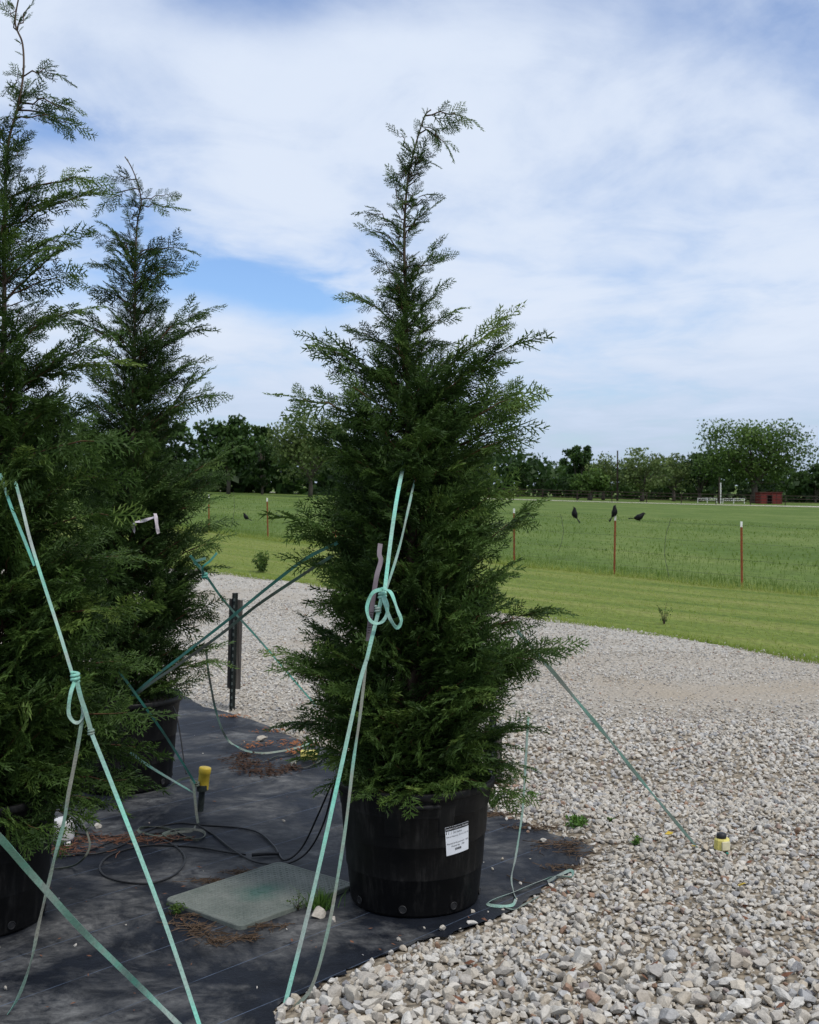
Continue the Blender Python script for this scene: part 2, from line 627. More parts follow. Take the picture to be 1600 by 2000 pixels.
def make_ground_mats():
    # field grass ground
    m = Mat('field_ground', 0.9, 0.1)
    v = m.coord('World')
    vs = m.coord('World', (1, 0.45, 1))
    n1 = m.noise(vs, 0.22, 5, 0.6, 0.4)
    n2 = m.noise(v, 2.6, 5, 0.7)
    n3 = m.noise(m.coord('World', (1, 0.25, 1)), 9, 4, 0.7)
    c = m.ramp(n1, [(0.3, (0.074, 0.122, 0.023)), (0.5, (0.104, 0.154, 0.033)), (0.7, (0.150, 0.192, 0.052))])
    c = m.mix(1.0, c, m.ramp(n2, [(0.3, 0.72), (0.7, 1.22)]), 'MULTIPLY')
    c = m.mix(1.0, c, m.ramp(n3, [(0.3, 0.8), (0.7, 1.15)]), 'MULTIPLY')
    m.color(c)
    m.bump(n2, 0.6, 0.1)
    M['field_ground'] = m.m
    # mown strip, with the mower's passes lying along the fence
    m = Mat('lawn', 0.9, 0.1)
    v = m.coord('World')
    ang = math.atan2(24.0 - 34.4, 4.09 + 4.05)
    vr = m.coord('World', (1, 1, 1), (0, 0, -ang))
    mp = m.n('ShaderNodeMapping')
    mp.inputs['Scale'].default_value = (0.10, 1.5, 1)
    m.l(vr, mp.inputs[0])
    band = m.noise(mp.outputs[0], 1.0, 6, 0.72, 0.6)
    nf = m.noise(m.coord('World', (1, 0.4, 1)), 14, 5, 0.7)
    c = m.ramp(band, [(0.32, (0.090, 0.138, 0.025)), (0.46, (0.135, 0.180, 0.034)), (0.58, (0.185, 0.212, 0.052)), (0.72, (0.245, 0.245, 0.085))])
    c = m.mix(1.0, c, m.ramp(nf, [(0.28, 0.62), (0.7, 1.22)]), 'MULTIPLY')
    m.color(c)
    m.bump(nf, 0.7, 0.04)
    M['lawn'] = m.m
    # woven black ground cloth with its pale stripe threads and caked dust
    m = Mat('ground_cloth', 0.7, 0.16)
    v = m.coord('World')
    rot = m.coord('World', (1, 1, 1), (0, 0, -math.radians(48.4)))
    sep = m.n('ShaderNodeSeparateXYZ')
    m.l(rot, sep.inputs[0])
    yy = m.math('ADD', sep.outputs[1], m.math('MULTIPLY', m.math('SUBTRACT', m.noise(v, 1.2, 2), 0.5), 0.02))
    fr = m.math('FRACT', m.math('DIVIDE', m.math('ADD', yy, 10.13), 0.318))
    line = m.math('MULTIPLY', m.math('LESS_THAN', fr, 0.011), m.ramp(m.noise(v, 9, 4, 0.7), [(0.35, 0.15), (0.6, 0.8)]))
    d1 = m.noise(m.coord('World', (1, 1, 1), (0, 0, 0.4)), 2.1, 8, 0.66, 0.6)
    d2 = m.noise(m.coord('World', (0.85, 1.25, 1), (0, 0, 0.8)), 13, 7, 0.75, 0.6)
    dust = m.math('MULTIPLY', m.ramp(d1, [(0.455, 0.0), (0.545, 0.45), (0.64, 1.0)]), m.ramp(d2, [(0.34, 0.05), (0.64, 1.0)]))
    weave = m.n('ShaderNodeTexChecker')
    weave.inputs['Scale'].default_value = 420
    m.l(rot, weave.inputs['Vector'])
    base = m.ramp(m.noise(v, 5, 5, 0.7), [(0.3, (0.0045, 0.0055, 0.0085)), (0.7, (0.0135, 0.0170, 0.0255))])
    base = m.mix(0.18, base, weave.outputs['Color'], 'MULTIPLY')
    c = m.mix(m.math('MULTIPLY', dust, 0.9), base, (0.175, 0.175, 0.172))
    c = m.mix(line, c, (0.10, 0.135, 0.20))
    m.color(c)
    r = m.ramp(dust, [(0.0, 0.60), (0.6, 0.9)])
    m.l(r, m.b.inputs['Roughness'])
    m.bump(m.math('ADD', m.noise(v, 6, 5, 0.6), m.math('MULTIPLY', m.noise(v, 150, 2), 0.10)), 0.35, 0.03)
    M['cloth'] = m.m
    m = Mat('caliche', 0.95, 0.1)
    v = m.coord('World')
    m.color(m.ramp(m.noise(v, 0.8, 5), [(0.3, (0.40, 0.37, 0.30)), (0.7, (0.56, 0.52, 0.44))]))
    M['caliche'] = m.m


make_ground_mats()


def strap_mat(name, clean=(0.22, 0.58, 0.46), dirty=(0.30, 0.35, 0.32), bias=0.5, scale=4.0):
    m = Mat(name, 0.6, 0.3)
    v = m.coord('World')
    n1 = m.noise(v, scale, 5, 0.6)
    n2 = m.noise(v, 130, 3, 0.7)
    f = m.ramp(n1, [(bias - 0.14, 0.0), (bias + 0.14, 1.0)])
    c = m.mix(f, clean, dirty)
    c = m.mix(1.0, c, m.ramp(n2, [(0.3, 0.72), (0.65, 1.08)]), 'MULTIPLY')
    m.color(c)
    m.bump(n2, 0.3, 0.001)
    return m.m


M['strap_fresh'] = strap_mat('strap_fresh', bias=0.55)
M['strap_worn'] = strap_mat('strap_worn', clean=(0.17, 0.50, 0.38), bias=0.46, scale=5.5)
M['strap_grey'] = strap_mat('strap_grey', clean=(0.16, 0.36, 0.29), dirty=(0.22, 0.225, 0.19), bias=0.44, scale=5)
M['strap_dark'] = strap_mat('strap_dark', clean=(0.085, 0.20, 0.155), dirty=(0.10, 0.12, 0.10), bias=0.5, scale=5)
M['strap_deep'] = strap_mat('strap_deep', clean=(0.085, 0.38, 0.30), dirty=(0.13, 0.21, 0.185), bias=0.56, scale=4)
M['strap_olive'] = strap_mat('strap_olive', clean=(0.10, 0.13, 0.10), dirty=(0.15, 0.145, 0.115), bias=0.5, scale=7)


def make_misc():
    m = Mat('pot_plastic', 0.42, 0.20)
    v = m.coord('Object')
    st = m.coord('Object', (9, 9, 1.1), (0.25, 0.1, 0))
    n1 = m.noise(st, 4, 6, 0.7)
    n2 = m.noise(v, 9, 5, 0.65)
    scuff = m.math('MULTIPLY', m.ramp(n1, [(0.48, 0.0), (0.70, 1.0)]), m.ramp(n2, [(0.40, 0.0), (0.62, 1.0)]))
    m.color(m.mix(m.math('MULTIPLY', scuff, 0.34), (0.0055, 0.0056, 0.006), (0.085, 0.08, 0.075)))
    m.l(m.ramp(n2, [(0.3, 0.36), (0.7, 0.62)]), m.b.inputs['Roughness'])
    m.bump(n2, 0.15, 0.003)
    M['pot'] = m.m
    M['soil'] = plain('potting_soil', (0.030, 0.020, 0.013), 0.95, 0.1, 0.5, 60, 0.8)
    M['paper'] = plain('label_paper', (0.72, 0.74, 0.78), 0.5, 0.3, 0.03, 20)
    M['ink'] = plain('ink', (0.02, 0.02, 0.022), 0.6, 0.2, 0.05)
    M['paper_ink'] = plain('white_print', (0.75, 0.76, 0.78), 0.5, 0.2, 0.03)
    M['rubber'] = plain('drip_tube', (0.014, 0.0145, 0.016), 0.5, 0.3, 0.3, 30)
    M['yellow'] = plain('yellow_cap', (0.60, 0.43, 0.045), 0.42, 0.4, 0.22, 14)
    M['yellow_pale'] = plain('yellow_cap_faded', (0.66, 0.58, 0.17), 0.5, 0.3, 0.15, 25)
    M['cream'] = plain('faded_cream_plastic', (0.60, 0.55, 0.36), 0.6, 0.3, 0.2, 30)
    M['black'] = plain('black_plastic', (0.018, 0.018, 0.019), 0.5, 0.35, 0.25, 30)
    M['white_plastic'] = plain('white_plastic', (0.62, 0.61, 0.60), 0.45, 0.35, 0.08, 20)
    M['tpost_green'] = plain('post_dark_green', (0.016, 0.021, 0.019), 0.7, 0.25, 0.5, 40, 0.3)
    M['tpost_stud'] = plain('post_stud', (0.06, 0.075, 0.07), 0.6, 0.3, 0.3, 40)
    M['rust'] = plain('post_red_paint', (0.24, 0.068, 0.028), 0.75, 0.2, 0.30, 20, 0.2)
    M['white_paint'] = plain('white_paint', (0.72, 0.72, 0.70), 0.6, 0.3, 0.08, 20)
    M['wire'] = plain('fence_wire', (0.055, 0.055, 0.050), 0.6, 0.4, 0.2, 20)
    M['pipe'] = plain('pipe_rust', (0.040, 0.028, 0.023), 0.8, 0.2, 0.3, 3)
    M['shed'] = plain('shed_red', (0.14, 0.024, 0.021), 0.75, 0.2, 0.18, 2)
    M['shed_roof'] = plain('shed_roof', (0.085, 0.028, 0.024), 0.7, 0.2, 0.2, 2)
    M['shadow_in'] = plain('shed_inside_shade', (0.015, 0.011, 0.010), 0.9, 0.1, 0.2, 2)
    M['pole'] = plain('utility_pole', (0.055, 0.043, 0.036), 0.9, 0.1, 0.25, 2)
    M['bird'] = plain('bird_plumage', (0.006, 0.006, 0.007), 0.6, 0.12, 0.3, 60)
    M['tag'] = plain('mauve_ribbon', (0.17, 0.14, 0.16), 0.65, 0.2, 0.12, 30)
    M['tape'] = plain('flagging_tape', (0.55, 0.49, 0.52), 0.6, 0.2, 0.12, 40)
    M['chip'] = plain('bark_chip', (0.050, 0.030, 0.021), 0.9, 0.1, 0.5, 30)
    M['dead'] = plain('dead_foliage', (0.26, 0.105, 0.045), 0.85, 0.1, 0.35, 40)
    M['straw'] = plain('straw', (0.095, 0.064, 0.042), 0.85, 0.1, 0.4, 40)
    M['brown_leaf'] = plain('brown_leaf', (0.15, 0.070, 0.042), 0.8, 0.2, 0.3, 40)
    m = Mat('grey_board', 0.9, 0.1)
    v = m.coord('Object', (14, 14, 0.8))
    nz = m.noise(v, 4, 6, 0.65)
    m.color(m.ramp(nz, [(0.3, (0.030, 0.027, 0.024)), (0.55, (0.090, 0.082, 0.074)), (0.75, (0.18, 0.165, 0.15))]))
    m.bump(nz, 0.6, 0.004)
    M['board'] = m.m
    m = Mat('valve_lid', 0.7, 0.25)
    v = m.coord('Object')
    n1 = m.noise(v, 7, 6, 0.65, 0.3)
    n2 = m.noise(v, 90, 4, 0.7)
    gr = m.n('ShaderNodeTexGradient', gradient_type='SPHERICAL')
    mp = m.n('ShaderNodeMapping')
    mp.inputs['Scale'].default_value = (6.5, 8.0, 1)
    m.l(v, mp.inputs[0])
    m.l(mp.outputs[0], gr.inputs[0])
    c = m.ramp(n1, [(0.3, (0.105, 0.125, 0.108)), (0.7, (0.185, 0.200, 0.178))])
    wear = m.math('MULTIPLY', gr.outputs['Fac'], m.ramp(n1, [(0.3, 1.6), (0.6, 0.6)]))
    c = m.mix(m.math('MINIMUM', wear, 0.85), c, (0.055, 0.125, 0.100))
    c = m.mix(1.0, c, m.ramp(n2, [(0.3, 0.75), (0.65, 1.08)]), 'MULTIPLY')
    m.color(c)
    M['lid'] = m.m


make_misc()

# ------------------------------------------------------------------ the ground
GRAVEL_FAR = [gnd(*p) for p in ((-420, 1062), (-100, 1080), (200, 1098), (440, 1122), (590, 1141), (850, 1178), (1100, 1216), (1250, 1240), (1400, 1262), (1600, 1292), (1900, 1345), (2500, 1450))]
FENCE_PTS = [(-17.5, 54.0), (-12.2, 46.3), (-9.0, 41.6), (-6.27, 37.6), (-4.05, 34.4), (-1.95, 31.7), (0.25, 29.1), (2.30, 26.4), (4.09, 24.0), (5.95, 21.5), (7.8, 19.0), (9.7, 16.5)]


def gravel_far_y(x):
    P = sorted([(p[0], p[1]) for p in GRAVEL_FAR])
    return np.interp(x, [p[0] for p in P], [p[1] for p in P])


def fence_y(x):
    P = sorted(FENCE_PTS)
    x = np.asarray(x, float)
    y = np.interp(x, [p[0] for p in P], [p[1] for p in P])
    y = np.where(x < P[0][0], P[0][1] + (P[0][0] - x) * 1.43, y)
    return np.where(x > P[-1][0], P[-1][1] - (x - P[-1][0]) * 1.35, y)


def tall_edge_y(x):
    """Where the mower stopped: just on the near side of the wire fence."""
    return fence_y(x) - 0.55 + 0.16 * np.sin(np.asarray(x) * 1.9) + 0.10 * np.sin(np.asarray(x) * 4.3 + 1)


cloth_px = [(528, 2010), (560, 1968), (630, 1928), (688, 1899), (740, 1877), (832, 1842), (894, 1829), (942, 1807), (1007, 1781), (1060, 1740), (1121, 1706), (1160, 1668), (1150, 1652),
            (1086, 1636), (1025, 1614), (951, 1588), (900, 1560), (800, 1520), (700, 1480), (620, 1462), (560, 1441), (530, 1424), (470, 1403), (400, 1383), (350, 1358), (250, 1335), (60, 1310)]
CLOTH = [gnd(*p)[:2] for p in cloth_px]
CLOTH += [np.array((-5.5, 10.5)), np.array((-5.5, 2.0)), np.array((-0.9, 2.0)), np.array((-0.52, 3.2))]


def refine(poly, n=5, amp=0.012, seed=3):
    out = []
    r = np.random.default_rng(seed)
    for i in range(len(poly)):
        a, b = poly[i], poly[(i + 1) % len(poly)]
        for k in range(n):
            out.append(a + (b - a) * k / n + r.normal(0, amp, 2))
    return out


CLOTH_EDGE = refine(CLOTH)


def gravel_h(x, y):
    """Height of the gravel bed above the yard: it is banked up round the cloth."""
    x = np.asarray(x, float)
    y = np.asarray(y, float)
    ins = in_poly(x, y, CLOTH)
    d = poly_dist(x, y, CLOTH)
    h = 0.045 * smooth(0.0, 0.35, d) * (1 - 0.6 * smooth(1.5, 4.0, d)) + 0.012 * vnoise(x * 2.2, y * 2.2, 5) * smooth(0, 0.5, d)
    return np.where(ins, 0.0, h)


def wheel_track(x, y):
    return (np.exp(-((y - (9.6 + 0.10 * (x - 2.0))) / 0.75) ** 2) * smooth(0.6, 2.0, x)
            + np.exp(-((y - (11.7 - 0.12 * x)) / 0.6) ** 2) * 0.6 * smooth(0.6, 1.8, x))


def grid_mesh(name, xs, yfun0, yfun1, rows, zfun, mat, power=1.0):
    t = np.linspace(0, 1, rows) ** power
    X = np.repeat(xs[:, None], rows, 1)
    Y0 = yfun0(xs)[:, None]
    Y1 = yfun1(xs)[:, None]
    Y = Y0 + (Y1 - Y0) * t[None, :]
    Zv = zfun(X.ravel(), Y.ravel())
    V = np.stack([X.ravel(), Y.ravel(), Zv], 1)
    n, m = len(xs), rows
    i = np.arange(n - 1)[:, None] * m + np.arange(m - 1)[None, :]
    i = i.ravel()
    Fc = np.stack([i, i + m, i + m + 1, i + 1], 1)
    return mesh_from(name, V, Fc, mat, True)


xs = np.concatenate([-np.geomspace(1200, 14, 26), np.linspace(-13, 13, 50), np.geomspace(14, 1200, 26)])
me = grid_mesh('ground', xs, lambda x: np.full_like(x, -30.0), lambda x: np.full_like(x, 2500.0), 160,
               lambda x, y: zg(x, y) - 0.012 - 0.03 * (y < 9), M['field_ground'], 2.6)
tag(link('ground', me), 'green hay field and ground reaching out to the far trees', kind='structure')

xs = np.linspace(-9, 9, 150)
me = grid_mesh('gravel_bed', xs, lambda x: np.full_like(x, 1.6), lambda x: gravel_far_y(x) + 0.12 * np.sin(x * 3.1) + 0.08 * np.sin(x * 7.7), 170,
               lambda x, y: zg(x, y) + 0.004 + gravel_h(x, y), M['gravel_bed'], 1.25)
_co = np.zeros(len(me.vertices) * 3, np.float32)
me.vertices.foreach_get('co', _co)
_co = _co.reshape(-1, 3)
_a = me.attributes.new('track', 'FLOAT', 'POINT')
_a.data.foreach_set('value', wheel_track(_co[:, 0], _co[:, 1]).astype(np.float32))
_a = me.attributes.new('loose', 'FLOAT', 'POINT')
_a.data.foreach_set('value', (1 - smooth(7.0, 10.0, _co[:, 1])).astype(np.float32))
gravel_lot = tag(link('gravel_lot', me), 'pale crushed limestone gravel yard around the black cloth', kind='structure')

xs = np.concatenate([np.linspace(-17, 9.6, 150)])
me = grid_mesh('mown_strip', xs, lambda x: gravel_far_y(x) - 0.22 + 0.11 * np.sin(x * 2.7) + 0.08 * np.sin(x * 6.1 + 1) + 0.05 * np.sin(x * 13.7), lambda x: tall_edge_y(x) + 0.3, 50,
               lambda x, y: zg(x, y) + 0.006 + 0.012 * smooth(0, 1.2, y - gravel_far_y(x)), M['lawn'])
tag(link('mown_grass_strip', me), 'yellow green mown grass strip between gravel and wire fence', kind='structure')

# cloth: fan of a polygon cut into a grid, with slight ripples
gx, gy = np.meshgrid(np.arange(-5.6, 1.3, 0.06), np.arange(1.9, 10.7, 0.06), indexing='ij')


def cloth_mesh():
    import bmesh
    bm = bmesh.new()
    vs = [bm.verts.new((p[0], p[1], 0.016)) for p in CLOTH_EDGE]
    f = bm.faces.new(vs)
    bmesh.ops.triangulate(bm, faces=[f])
    for _ in range(3):
        long_e = [e for e in bm.edges if e.calc_length() > 0.35]
        if not long_e:
            break
        bmesh.ops.subdivide_edges(bm, edges=long_e, cuts=1, use_grid_fill=False)
        bmesh.ops.triangulate(bm, faces=bm.faces[:])
    for v in bm.verts:
        x, y = v.co.x, v.co.y
        v.co.z = 0.016 + 0.004 * float(vnoise(np.array([x * 3.5]), np.array([y * 3.5]), 9)[0])
    bm.normal_update()
    me = bpy.data.meshes.new('ground_cloth')
    bm.to_mesh(me)
    bm.free()
    me.polygons.foreach_set('use_smooth', np.ones(len(me.polygons), bool))
    me.materials.append(M['cloth'])
    return me


tag(link('ground_cloth', cloth_mesh()), 'black woven weed cloth with pale stripes under the potted trees', kind='structure')

# pale ranch road in front of the pipe fence
xs = np.linspace(-60, 110, 80)
me = grid_mesh('far_road', xs, lambda x: 160.0 + 0 * x, lambda x: 165.0 + 3.5 * smooth(38, 60, x), 4, lambda x, y: zg(x, y) + 0.03, M['caliche'])
tag(link('ranch_road', me), 'thin pale ranch road along the far edge of the field', kind='structure')

CLOTH_Z = 0.018


# ------------------------------------------------------------------ stones
def ico(level):
    import bmesh
    bm = bmesh.new()
    bmesh.ops.create_icosphere(bm, subdivisions=level, radius=1.0)
    V = np.array([v.co[:] for v in bm.verts])
    Fc = np.array([[v.index for v in f.verts] for f in bm.faces])
    bm.free()
    return V, Fc


def rock_template(level, r, planes=11):
    V, Fc = ico(level)
    V = V * (1 + 0.10 * r.normal(size=(len(V), 1)) * (0.6 if level > 1 else 2.0))
    for _ in range(planes):
        n = r.normal(size=3)
        n /= np.linalg.norm(n)
        d = r.uniform(0.45, 0.82)
        k = np.maximum(0, V @ n - d)
        V = V - k[:, None] * n
    V *= np.array([r.uniform(0.95, 1.6), r.uniform(0.75, 1.15), r.uniform(0.55, 0.9)])
    return V, Fc


def octa(r):
    V = np.array([(1, 0, 0), (0, 1, 0), (-1, 0, 0), (0, -1, 0), (0, 0, 1.0), (0, 0, -1)]) * r.uniform(0.75, 1.1, (6, 1)) + r.normal(0, 0.12, (6, 3))
    V *= np.array([1.2, 0.95, 0.7])
    return V, np.array([(0, 1, 4), (1, 2, 4), (2, 3, 4), (3, 0, 4), (1, 0, 5), (2, 1, 5), (3, 2, 5), (0, 3, 5)])


def rand_rot(r, n, tilt=0.5):
    a = r.uniform(0, 2 * math.pi, n)
    b = r.normal(0, tilt, n)
    c = r.normal(0, tilt, n)
    R = np.zeros((n, 3, 3))
    ca, sa, cb, sb, cc, sc = np.cos(a), np.sin(a), np.cos(b), np.sin(b), np.cos(c), np.sin(c)
    R[:, 0, 0] = ca * cb
    R[:, 0, 1] = ca * sb * sc - sa * cc
    R[:, 0, 2] = ca * sb * cc + sa * sc
    R[:, 1, 0] = sa * cb
    R[:, 1, 1] = sa * sb * sc + ca * cc
    R[:, 1, 2] = sa * sb * cc - ca * sc
    R[:, 2, 0] = -sb
    R[:, 2, 1] = cb * sc
    R[:, 2, 2] = cb * cc
    return R


def scatter_rocks(templates, P, S, tint, r):
    Vs, Fs, Ts = [], [], []
    base = 0
    idx = r.integers(0, len(templates), len(P))
    for k, (TV, TF) in enumerate(templates):
        sel = np.where(idx == k)[0]
        if len(sel) == 0:
            continue
        R = rand_rot(r, len(sel))
        V = np.einsum('nij,vj->nvi', R, TV) * S[sel][:, None, None] + P[sel][:, None, :]
        nv = len(TV)
        Fc = TF[None] + (np.arange(len(sel)) * nv)[:, None, None] + base
        Vs.append(V.reshape(-1, 3))
        Fs.append(Fc.reshape(-1, 3))
        Ts.append(np.repeat(tint[sel], nv))
        base += len(sel) * nv
    return np.concatenate(Vs), np.concatenate(Fs), np.concatenate(Ts)


def visible_x(y, pad=0.25):
    return 800.0 / F * y + pad


def gravel():
    r = np.random.default_rng(11)
    T3 = [rock_template(3, r, 16) for _ in range(12)]
    T2 = [rock_template(2, r, 12) for _ in range(10)]
    T1 = [rock_template(1, r, 7) for _ in range(10)]
    T0 = [octa(r) for _ in range(10)]

    def pts(n, y0, y1, xmin=-1e9):
        # uniform over the visible wedge between two distances
        y = np.sqrt(r.uniform(y0 * y0, y1 * y1, n))
        w = visible_x(y)
        x = r.uniform(-1, 1, n) * w
        x = np.where(x < xmin, xmin + 0 * x, x)
        ok = (y < gravel_far_y(x) + r.normal(0, 0.18, n)) & ~in_poly(x, y, CLOTH_EDGE)
        return x[ok], y[ok]

    # nearest and largest stones: each its own object
    big_me = [mesh_from('stone', V, Fc, M['stone'], False) for V, Fc in T3]
    x, y = pts(9000, 3.55, 5.6)
    d = poly_dist(x, y, CLOTH)
    keep = []
    used = []
    order = np.argsort(y + r.uniform(0, 1.0, len(y)))
    for i in order:
        s = r.uniform(0.015, 0.031) * (1.0 if r.random() < 0.85 else 1.3)
        ok = True
        for (ux, uy, us) in used[-400:]:
            if (x[i] - ux) ** 2 + (y[i] - uy) ** 2 < (0.62 * (s + us)) ** 2:
                ok = False
                break
        if ok:
            used.append((x[i], y[i], s))
        if len(used) >= 300:
            break
    for (ux, uy, us) in used:
        o = link('stone', big_me[r.integers(0, len(big_me))], gravel_lot)
        h = float(gravel_h(np.array([ux]), np.array([uy]))[0])
        o.location = (ux, uy, 0.012 + h + us * r.uniform(0.35, 0.75))
        o.rotation_euler = (r.normal(0, 0.5), r.normal(0, 0.5), r.uniform(0, 6.28))
        o.scale = (us, us, us)
    Vs, Fs, Ts = [], [], []
    base = 0
    for (tmpl, n, y0, y1, s0, s1, lift) in ((T2, 10400, 3.45, 6.2, 0.008, 0.024, 0.45), (T1, 16000, 3.45, 6.6, 0.006, 0.016, 0.35),
                                            (T1, 15000, 6.0, 8.4, 0.008, 0.024, 0.40), (T0, 26000, 8.0, 12.0, 0.007, 0.018, 0.35), (T0, 20000, 11.5, 17.0, 0.007, 0.018, 0.30),
                                            (T0, 7000, 15.0, 24.0, 0.012, 0.024, 0.30)):
        x, y = pts(n, y0, y1)
        s = s0 + (s1 - s0) * r.beta(1.5, 2.4, len(x))
        # the wheel track is packed down: fewer stones and small ones
        track = wheel_track(x, y)
        k = r.uniform(0, 1, len(x)) > track * 0.85
        x, y, s, track = x[k], y[k], s[k], track[k]
        s = s * (1 - 0.35 * track)
        d = poly_dist(x, y, CLOTH)
        thin = r.uniform(0, 1, len(x)) < 0.35 + 0.65 * smooth(0.0, 0.10, d)
        x, y, s = x[thin], y[thin], s[thin]
        z = zg(x, y) + 0.006 + gravel_h(x, y) + s * r.uniform(lift - 0.25, lift + 0.35, len(x))
        P = np.stack([x, y, z], 1)
        V, Fc, T = scatter_rocks(tmpl, P, s, r.uniform(0, 1, len(x)), r)
        Vs.append(V)
        Fs.append(Fc + base)
        Ts.append(T)
        base += len(V)
    me = mesh_from('gravel', np.concatenate(Vs), np.concatenate(Fs), M['stone'], False, {'tint': np.concatenate(Ts)})
    tag(link('gravel', me), 'loose grey and tan crushed limestone covering the yard', 'gravel', kind='stuff')

    # stray stones lying on the cloth
    n = 0
    spots = [(624, 1790, 0.034, 'pale squarish stone on the cloth in front of the grass tuft'),
             (652, 1800, 0.016, 'small tan stone right of the pale squarish stone by the tuft'),
             (1062, 1645, 0.020, 'flat pale stone alone on the cloth point right of the pot'),
             (924, 1782, 0.013, 'tiny pale stone on the cloth at the lower right foot of the central pot'),
             (509, 1447, 0.036, 'white stone on dead foliage at the back of the cloth'),
             (192, 1617, 0.026, 'pale stone under the left front tree beside the drip tubing'),
             (864, 1817, 0.016, 'pale chip on the cloth in front of the central pot')]
    for (px, py, s, lab) in spots:
        p = gnd(px, py, CLOTH_Z)
        o = link('stone_on_cloth', big_me[n % len(big_me)])
        o.location = (p[0], p[1], CLOTH_Z + s * 0.45)
        o.rotation_euler = (r.normal(0, 0.2), r.normal(0, 0.2), r.uniform(0, 6.28))
        o.scale = (s, s, s)
        tag(o, lab, 'stone')
        n += 1
    # grit spilled over the cloth
    x = r.uniform(-2.3, 1.2, 1500)
    y = r.uniform(3.6, 8.4, 1500)
    ins = in_poly(x, y, CLOTH_EDGE)
    d = poly_dist(x, y, CLOTH)
    k = ins & (r.uniform(0, 1, 1500) < 0.04 + 0.75 * np.exp(-d / 0.10))
    x, y = x[k], y[k]
    s = r.uniform(0.003, 0.009, len(x)) * (1 + 1.2 * np.exp(-d[k] / 0.06) * r.uniform(0, 1, len(x)))
    V, Fc, T = scatter_rocks(T1, np.stack([x, y, CLOTH_Z + s * 0.5], 1), s, r.uniform(0, 1, len(x)), r)
    me = mesh_from('grit', V, Fc, M['stone'], False, {'tint': T})
    tag(link('loose_grit', me), 'small pale grit spilled over the black cloth', 'grit', kind='stuff')


gravel()


# ------------------------------------------------------------------ grass
def blades(r, x, y, z, h, w, lean, tint):
    n = len(x)
    az = r.uniform(0, 2 * math.pi, n)
    la = r.uniform(0, 2 * math.pi, n)
    ln = np.abs(r.normal(0, lean, n)) * h
    dx, dy = np.cos(az) * w / 2, np.sin(az) * w / 2
    mx, my = x + np.cos(la) * ln * 0.3, y + np.sin(la) * ln * 0.3
    tx, ty = x + np.cos(la) * ln, y + np.sin(la) * ln
    V = np.stack([np.stack([x - dx, y - dy, z], 1), np.stack([x + dx, y + dy, z], 1),
                  np.stack([mx + dx * .7, my + dy * .7, z + h * .55], 1), np.stack([mx - dx * .7, my - dy * .7, z + h * .55], 1),
                  np.stack([tx, ty, z + h], 1)], 1)
    b = np.arange(n)[:, None] * 5
    Q = b + np.array([[0, 1, 2, 3]])
    T3 = b + np.array([[3, 2, 4]])
    T = np.stack([tint - .15, tint - .15, tint, tint, tint + .15], 1)
    return V.reshape(-1, 3), Q, T3, np.clip(T.ravel(), 0, 1)


def grass():
    r = np.random.default_rng(21)
    # tall hay grass beyond the fence, nearest part as blades
    Vs, Qs, Ts3, Tt = [], [], [], []
    base = 0
    for (n, d0, d1, h0, h1, w) in ((26000, 0.0, 3.0, 0.08, 0.28, 0.008), (28000, 2.0, 14.0, 0.04, 0.17, 0.011), (30000, 11.0, 70.0, 0.04, 0.15, 0.03)):
        x = r.uniform(-30, 34, n)
        y = tall_edge_y(x) + d0 + (d1 - d0) * r.uniform(0, 1, n) ** 1.1 + r.normal(0, 0.08, n)
        k = np.abs(x) < visible_x(y, 0.8)
        x, y = x[k], y[k]
        h = r.uniform(h0, h1, len(x)) * (0.75 + 0.25 * vnoise(x * 0.9, y * 0.5, 4))
        tint = np.clip(0.42 + 0.22 * vnoise(x * 0.5, y * 0.22, 6) + r.normal(0, 0.16, len(x)), 0, 1)
        V, Q, T3, T = blades(r, x, y, zg(x, y) - 0.02, h, w * r.uniform(0.6, 1.4, len(x)), 0.35, tint)
        Vs.append(V); Qs.append(Q + base); Ts3.append(T3 + base); Tt.append(T)
        base += len(V)
    me = mesh_from('tall_grass', np.concatenate(Vs), [np.concatenate(Qs), np.concatenate(Ts3)], M['grass_field'], False, {'tint': np.concatenate(Tt)})
    tag(link('tall_field_grass', me), 'tall green hay grass beyond the wire fence', 'grass', kind='stuff')
    # mown turf
    Vs, Qs, Ts3, Tt = [], [], [], []
    base = 0
    for (n, edge) in ((30000, 0), (12000, 1), (6000, 2)):
        x = r.uniform(-12, 9.5, n)
        y0 = gravel_far_y(x)
        y1 = tall_edge_y(x)
        if edge == 0:
            y = y0 + (y1 - y0) * r.uniform(0, 1, n)
            h = r.uniform(0.025, 0.060, n)
        elif edge == 1:
            y = y0 + np.abs(r.normal(0, 0.24, n)) - 0.26 + 0.11 * np.sin(x * 2.7) + 0.08 * np.sin(x * 6.1 + 1)
            h = r.uniform(0.03, 0.09, n)
        else:
            y = y1 - np.abs(r.normal(0, 0.22, n))
            h = r.uniform(0.06, 0.18, n)
        k = np.abs(x) < visible_x(y, 0.6)
        x, y, h = x[k], y[k], h[k]
        tint = 0.5 + 0.25 * vnoise(x * 0.35 + y * 0.3, (x * 0.79 + y * 0.62) * 2.4, 8) + r.normal(0, 0.16, len(x))
        V, Q, T3, T = blades(r, x, y, zg(x, y) + 0.004, h, 0.010 * r.uniform(0.6, 1.4, len(x)), 0.9, np.clip(tint, 0, 1))
        Vs.append(V); Qs.append(Q + base); Ts3.append(T3 + base); Tt.append(T)
        base += len(V)
    me = mesh_from('mown_turf', np.concatenate(Vs), [np.concatenate(Qs), np.concatenate(Ts3)], M['grass_lawn'], False, {'tint': np.concatenate(Tt)})
    tag(link('mown_turf', me), 'short mown turf with yellow clippings between gravel and fence', 'grass', kind='stuff')


grass()


